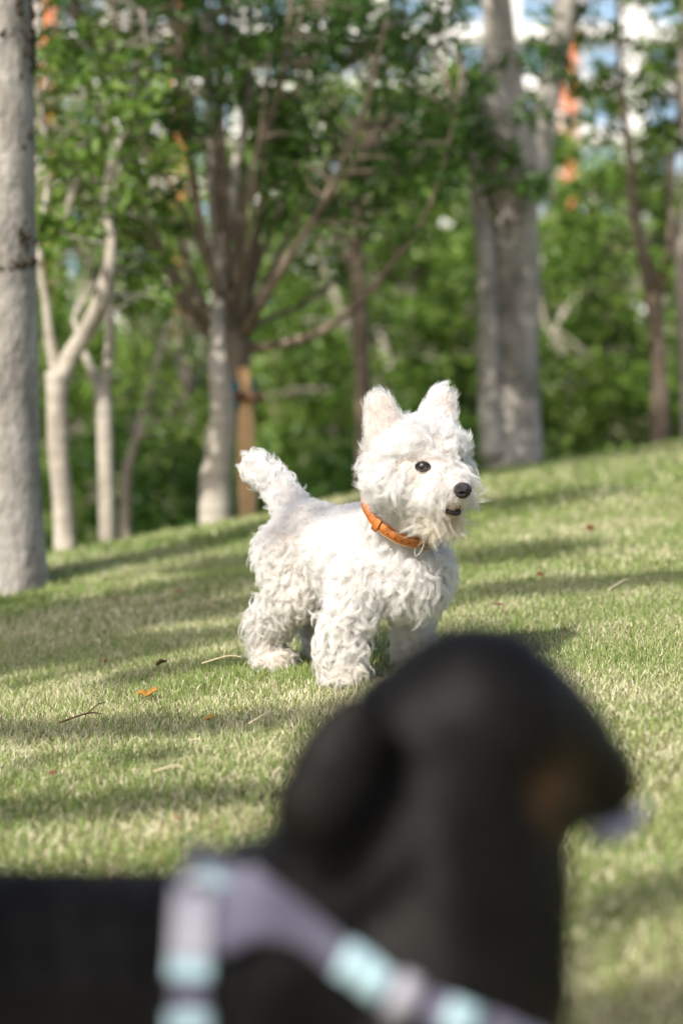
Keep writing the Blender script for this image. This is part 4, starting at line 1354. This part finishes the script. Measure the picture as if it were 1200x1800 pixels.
def along(poly, n):
    out = []
    seg = [math.hypot(b[0] - a[0], b[1] - a[1]) for a, b in zip(poly, poly[1:])]
    L_ = sum(seg)
    for i in range(n):
        d = L_ * i / (n - 1)
        for (a, b), q in zip(zip(poly, poly[1:]), seg):
            if d <= q + 1e-6: break
            d -= q
        t = min(1, d / q)
        out.append((a[0] + (b[0] - a[0]) * t, a[1] + (b[1] - a[1]) * t))
    return out
NECK = [(430, 1550), (520, 1620), (590, 1682), (660, 1722), (730, 1760), (800, 1790), (880, 1815), (960, 1850)]
hits = [near_hit(*p) for p in along(NECK, 36)]
ribbon("neck_strap", [h_[0] for h_ in hits], [h_[1] for h_ in hits], 0.0105, 0.005, M_LAV)
ribbon("neck_strap", [mir(h_[0]) for h_ in hits], [mirn(h_[1]) for h_ in hits], 0.0105, 0.005, M_LAV)
def sub(name, i0, i1, w, off, mat, thick=0.004):
    ribbon(name, [h_[0] for h_ in hits[i0:i1]], [h_[1] for h_ in hits[i0:i1]], w, off, mat, thick)
sub("blue_strap", 12, 19, 0.0115, 0.009, M_CYAN)
sub("slide_buckle", 19, 22, 0.0145, 0.012, M_PALE, 0.006)
sub("blue_strap", 24, 28, 0.0110, 0.009, M_CYAN)
# shoulder panel
TOPC = along([(298, 1575), (340, 1550), (400, 1535), (450, 1538), (510, 1580), (560, 1630), (612, 1680)], 16)
BOTC = along([(300, 1650), (350, 1680), (395, 1690), (430, 1668), (490, 1655), (550, 1675), (600, 1712)], 16)
for side_, fn, fnn in ((0, lambda v: v, lambda v: v), (1, mir, mirn)):
    V, F = [], []
    for i in range(16):
        for k in range(6):
            t = k / 5
            l_, n_ = near_hit(TOPC[i][0] * (1 - t) + BOTC[i][0] * t, TOPC[i][1] * (1 - t) + BOTC[i][1] * t)
            V.append(tuple(fn(l_) + fnn(n_) * 0.007))
    for i in range(15):
        for k in range(5): F.append((i * 6 + k, i * 6 + k + 1, (i + 1) * 6 + k + 1, (i + 1) * 6 + k))
    me = bpy.data.meshes.new("shoulder_panel"); me.from_pydata(V, [], F)
    o = link("shoulder_panel", me, M_LAV, harness)
    s_ = o.modifiers.new("s", 'SOLIDIFY'); s_.thickness = 0.004; s_.offset = 0
# girth loop
cg = Q(348, 1760, -0.03); 
loop_band("girth_strap", cg, Vector((0, 0, 1)), Vector((0, 1, 0)), 0, PI2, -0.010, 0.010, 0.004, M_LAV, 80)
# coloured sections and hardware
def find_th(c, a, b, px, py):
    a = a.normalized(); b = (b - a * b.dot(a)).normalized()
    res, bd = 0, 1e9
    for t in range(-188, 189):
        th = t / 60
        r_ = hit(c, a * math.cos(th) + b * math.sin(th))
        if not r_ or r_[0].y > c.y: continue
        v = r_[0] - cam.location
        k = BD / v.y
        q = Q(px, py)
        dd = (v * (q.y / v.y) + cam.location - q).length
        if dd < bd: bd, res = dd, th
    return res
Yv = Vector((0, 1, 0)); Zv = Vector((0, 0, 1))
def piece(name, c, a, px, py, half, w, off, mat, thick=0.004):
    th = find_th(c, a, Yv, px, py)
    return loop_band(name, c, a, Yv, th - half, th + half, -w, w, off, mat, 12, thick)
piece("side_buckle", cg, Zv, 335, 1645, 0.24, 0.012, 0.010, M_PALE, 0.008)
piece("blue_strap", cg, Zv, 332, 1710, 0.07, 0.0125, 0.009, M_CYAN)
piece("blue_strap", cg, Zv, 332, 1795, 0.07, 0.0125, 0.009, M_CYAN)
def top_buckle(bm):
    bmesh.ops.create_cube(bm, size=1, matrix=Matrix.Translation(Q(385, 1552, -0.045)) @ Matrix.Rotation(0.35, 4, 'Y') @ Matrix.Diagonal((0.034, 0.03, 0.012, 1)))
    bmesh.ops.bevel(bm, geom=bm.edges[:], offset=0.004, segments=3, affect='EDGES')
link("top_buckle", (lambda bm: (top_buckle(bm), (lambda me: (bm.to_mesh(me), me)[1])(bpy.data.meshes.new("top_buckle")))[1])(bmesh.new()), M_CYAN, harness)
def top_ring(bm):
    c = Q(348, 1566, -0.06)
    for k in range(40):
        th = PI2 * k / 40
        bmesh.ops.create_icosphere(bm, subdivisions=1, radius=0.0022, matrix=Matrix.Translation(c + Vector((math.cos(th) * 0.009, -0.004, math.sin(th) * 0.009))))
bm = bmesh.new(); top_ring(bm); me = bpy.data.meshes.new("leash_ring"); bm.to_mesh(me); bm.free()
link("leash_ring", me, M_METAL, harness)

# pale cloth scrap at the black dog's muzzle
V, F = [], []
c0 = Q(1085, 1452, 0.05)
for i in range(9):
    for j in range(7):
        u, v = i / 8 - .5, j / 6 - .5
        V.append(tuple(c0 + Vector((u * 0.036, 0.006 * math.sin(u * 9 + v * 5), v * 0.018 + u * 0.016 + 0.002 * math.sin(u * 14)))))
for i in range(8):
    for j in range(6):
        F.append((i * 7 + j, (i + 1) * 7 + j, (i + 1) * 7 + j + 1, i * 7 + j + 1))
me = bpy.data.meshes.new("cloth_scrap"); me.from_pydata(V, [], F)
o = link("cloth_scrap", me, simple("scrap_cloth", (0.34, 0.35, 0.45), 0.8, 0.2))
s = o.modifiers.new("s", 'SOLIDIFY'); s.thickness = 0.002
tag(o, "small pale blue-grey scrap at the black dog's mouth", "cloth")

# ------------------------------------------------------------------ litter on the lawn
def fallen_leaf(px, py, size, mat, label, seed, name="fallen_leaf"):
    r0 = random.Random(seed)
    g = G(px, py)
    bm = bmesh.new()
    n = 10
    cen, lft, rgt = [], [], []
    for i in range(n + 1):
        t = i / n
        w = math.sin(math.pi * t ** 0.8) * 0.36 * (1 + 0.18 * math.sin(t * 20 + seed))
        z = 0.22 * math.sin(t * 3.0 + seed) + 0.05 * math.sin(t * 11)
        cen.append(bm.verts.new((t - .5, 0.05 * math.sin(t * 4), z)))
        lft.append(bm.verts.new((t - .5 + r0.uniform(-.03, .03), w, z + 0.30 * w + r0.uniform(0, .06))))
        rgt.append(bm.verts.new((t - .5 + r0.uniform(-.03, .03), -w, z + 0.42 * w + r0.uniform(0, .06))))
    for i in range(n):
        bm.faces.new((cen[i], cen[i + 1], lft[i + 1], lft[i])); bm.faces.new((cen[i + 1], cen[i], rgt[i], rgt[i + 1]))
    rot = Matrix.Rotation(r0.uniform(0, 6.28), 4, 'Z') @ Matrix.Rotation(r0.uniform(-.4, .4), 4, 'X')
    bmesh.ops.transform(bm, matrix=Matrix.Translation(g + Vector((0, 0, 0.020))) @ rot @ Matrix.Scale(size, 4), verts=bm.verts)
    me = bpy.data.meshes.new(name); bm.to_mesh(me); bm.free()
    o = link(name, me, mat)
    s = o.modifiers.new("s", 'SOLIDIFY'); s.thickness = 0.0008
    tag(o, label, "leaf", "fallen leaves on the lawn")
M_GOLD = simple("leaf_gold", (0.36, 0.18, 0.035), 0.6, 0.3, noise=0.4, scale=120)
M_RUST = simple("leaf_rust", (0.30, 0.10, 0.035), 0.65, 0.3, noise=0.4, scale=120)
M_DBROWN = simple("leaf_brown", (0.13, 0.07, 0.035), 0.75, 0.2, noise=0.4, scale=120)
fallen_leaf(258, 1236, 0.036, M_GOLD, "curled golden brown leaf, largest on the lawn left of the white dog", 3)
fallen_leaf(368, 1284, 0.018, M_GOLD, "small golden leaf below and right of the curled golden leaf", 4)
fallen_leaf(315, 1056, 0.020, M_RUST, "small rust leaf in shaded grass left of the white dog's hip", 5)
fallen_leaf(203, 1071, 0.017, M_RUST, "tiny rust leaf between the grey trunk and the white dog", 6)
fallen_leaf(184, 1183, 0.016, M_RUST, "small reddish leaf above and left of the curled golden leaf", 7)
fallen_leaf(283, 1186, 0.022, M_DBROWN, "dark brown leaf bit just above the curled golden leaf", 8)
fallen_leaf(93, 1385, 0.013, M_DBROWN, "tiny dark leaf bit in the lower left grass", 9)
fallen_leaf(312, 1466, 0.012, M_RUST, "rust leaf speck in front of the black dog's ear", 10)
fallen_leaf(1037, 944, 0.034, M_RUST, "orange-brown leaf on the lawn right of the white dog's muzzle", 11)
fallen_leaf(947, 1029, 0.016, M_RUST, "small rust leaf in the right shade band", 12)
fallen_leaf(44, 1021, 0.03, M_GOLD, "yellow leaf at the foot of the grey trunk", 13)

def straw(px0, py0, px1, py1, r, label, mat, name="dry_stalk", bend=0.01, cat="stalk", group="dry stalks on the lawn", kids=None):
    a, b = G(px0, py0), G(px1, py1)
    a.z += 0.022; b.z += 0.026
    m_ = (a + b) / 2 + Vector((bend, bend, 0.006))
    tb = [([a, m_, b], [r, r * .9, r * .5], 6)]
    for k in kids or []:
        c = G(*k); c.z += 0.03
        tb.append(([m_, (m_ + c) / 2 + Vector((0, 0, .004)), c], [r * .7, r * .6, r * .3], 5))
    o = link(name, tubes_mesh(name, tb), mat)
    tag(o, label, cat, group)
M_STRAW = simple("straw_dry", (0.55, 0.46, 0.30), 0.7, 0.3, noise=0.2)
M_TWIG = simple("twig_brown", (0.16, 0.09, 0.06), 0.8, 0.2, noise=0.3)
straw(438, 1300, 480, 1283, 0.0014, "pale straw pair lying near the black dog's ear", M_STRAW, kids=[(458, 1277)])
straw(333, 1330, 345, 1350, 0.0015, "short pale straw below the small golden leaf", M_STRAW)
straw(270, 1386, 325, 1392, 0.0012, "thin pale straw in the sunlit lower left grass", M_STRAW)
straw(160, 1146, 172, 1166, 0.0012, "upright bent straw in the shaded left grass", M_STRAW)
straw(355, 1190, 425, 1183, 0.0013, "long pale straw pointing at the white dog's hind paw", M_STRAW)
straw(385, 1408, 410, 1404, 0.0016, "short straw in the bright grass left of the black dog's ear", M_STRAW)
straw(1068, 1058, 1105, 1042, 0.0016, "pale stick in the sunlit grass at right", M_STRAW)
straw(105, 1297, 180, 1285, 0.0016, "thin reddish brown twig left of the small golden leaf", M_TWIG, "twig", cat="twig", group="twigs on the lawn", kids=[(188, 1268), (150, 1300)])
straw(868, 1085, 880, 1105, 0.0016, "small dark twig above the black dog's head", M_TWIG, "twig", cat="twig", group="twigs on the lawn", kids=[(862, 1092)])

# reddish earth heap on the crest by the stake
def heap(px, py, sx, sy, sz, label, seed):
    r0 = random.Random(seed)
    g = G(px, py)
    bm = bmesh.new()
    for i in range(26):
        s = r0.uniform(0.25, 0.6)
        a = r0.uniform(0, 6.28); q = math.sqrt(r0.random())
        bmesh.ops.create_icosphere(bm, subdivisions=2, radius=1, matrix=Matrix.Translation((g.x + math.cos(a) * q * sx, g.y + math.sin(a) * q * sy, g.z + sz * 0.2 * (1 - q))) @ Matrix.Rotation(r0.uniform(0, 3), 4, 'Z') @ Matrix.Diagonal((sx * s * .6, sy * s * .6, sz * s, 1)))
    for v in bm.verts: v.co += Vector((r0.uniform(-1, 1), r0.uniform(-1, 1), r0.uniform(-1, 1))) * 0.003
    me = bpy.data.meshes.new("earth_heap"); bm.to_mesh(me); bm.free()
    o = link("earth_heap", me, simple("red_earth", (0.40, 0.27, 0.20), 0.95, 0.1, noise=0.3, scale=30))
    tag(o, label, "earth", "earth heaps on the crest")
heap(262, 908, 0.075, 0.10, 0.03, "low reddish earth heap on the crest left of the pale leaning trunk", 1)
heap(30, 1033, 0.10, 0.06, 0.025, "brown earth and litter at the foot of the grey trunk", 3)
heap(425, 874, 0.06, 0.09, 0.03, "low reddish earth heap at the foot of the wooden stake", 2)
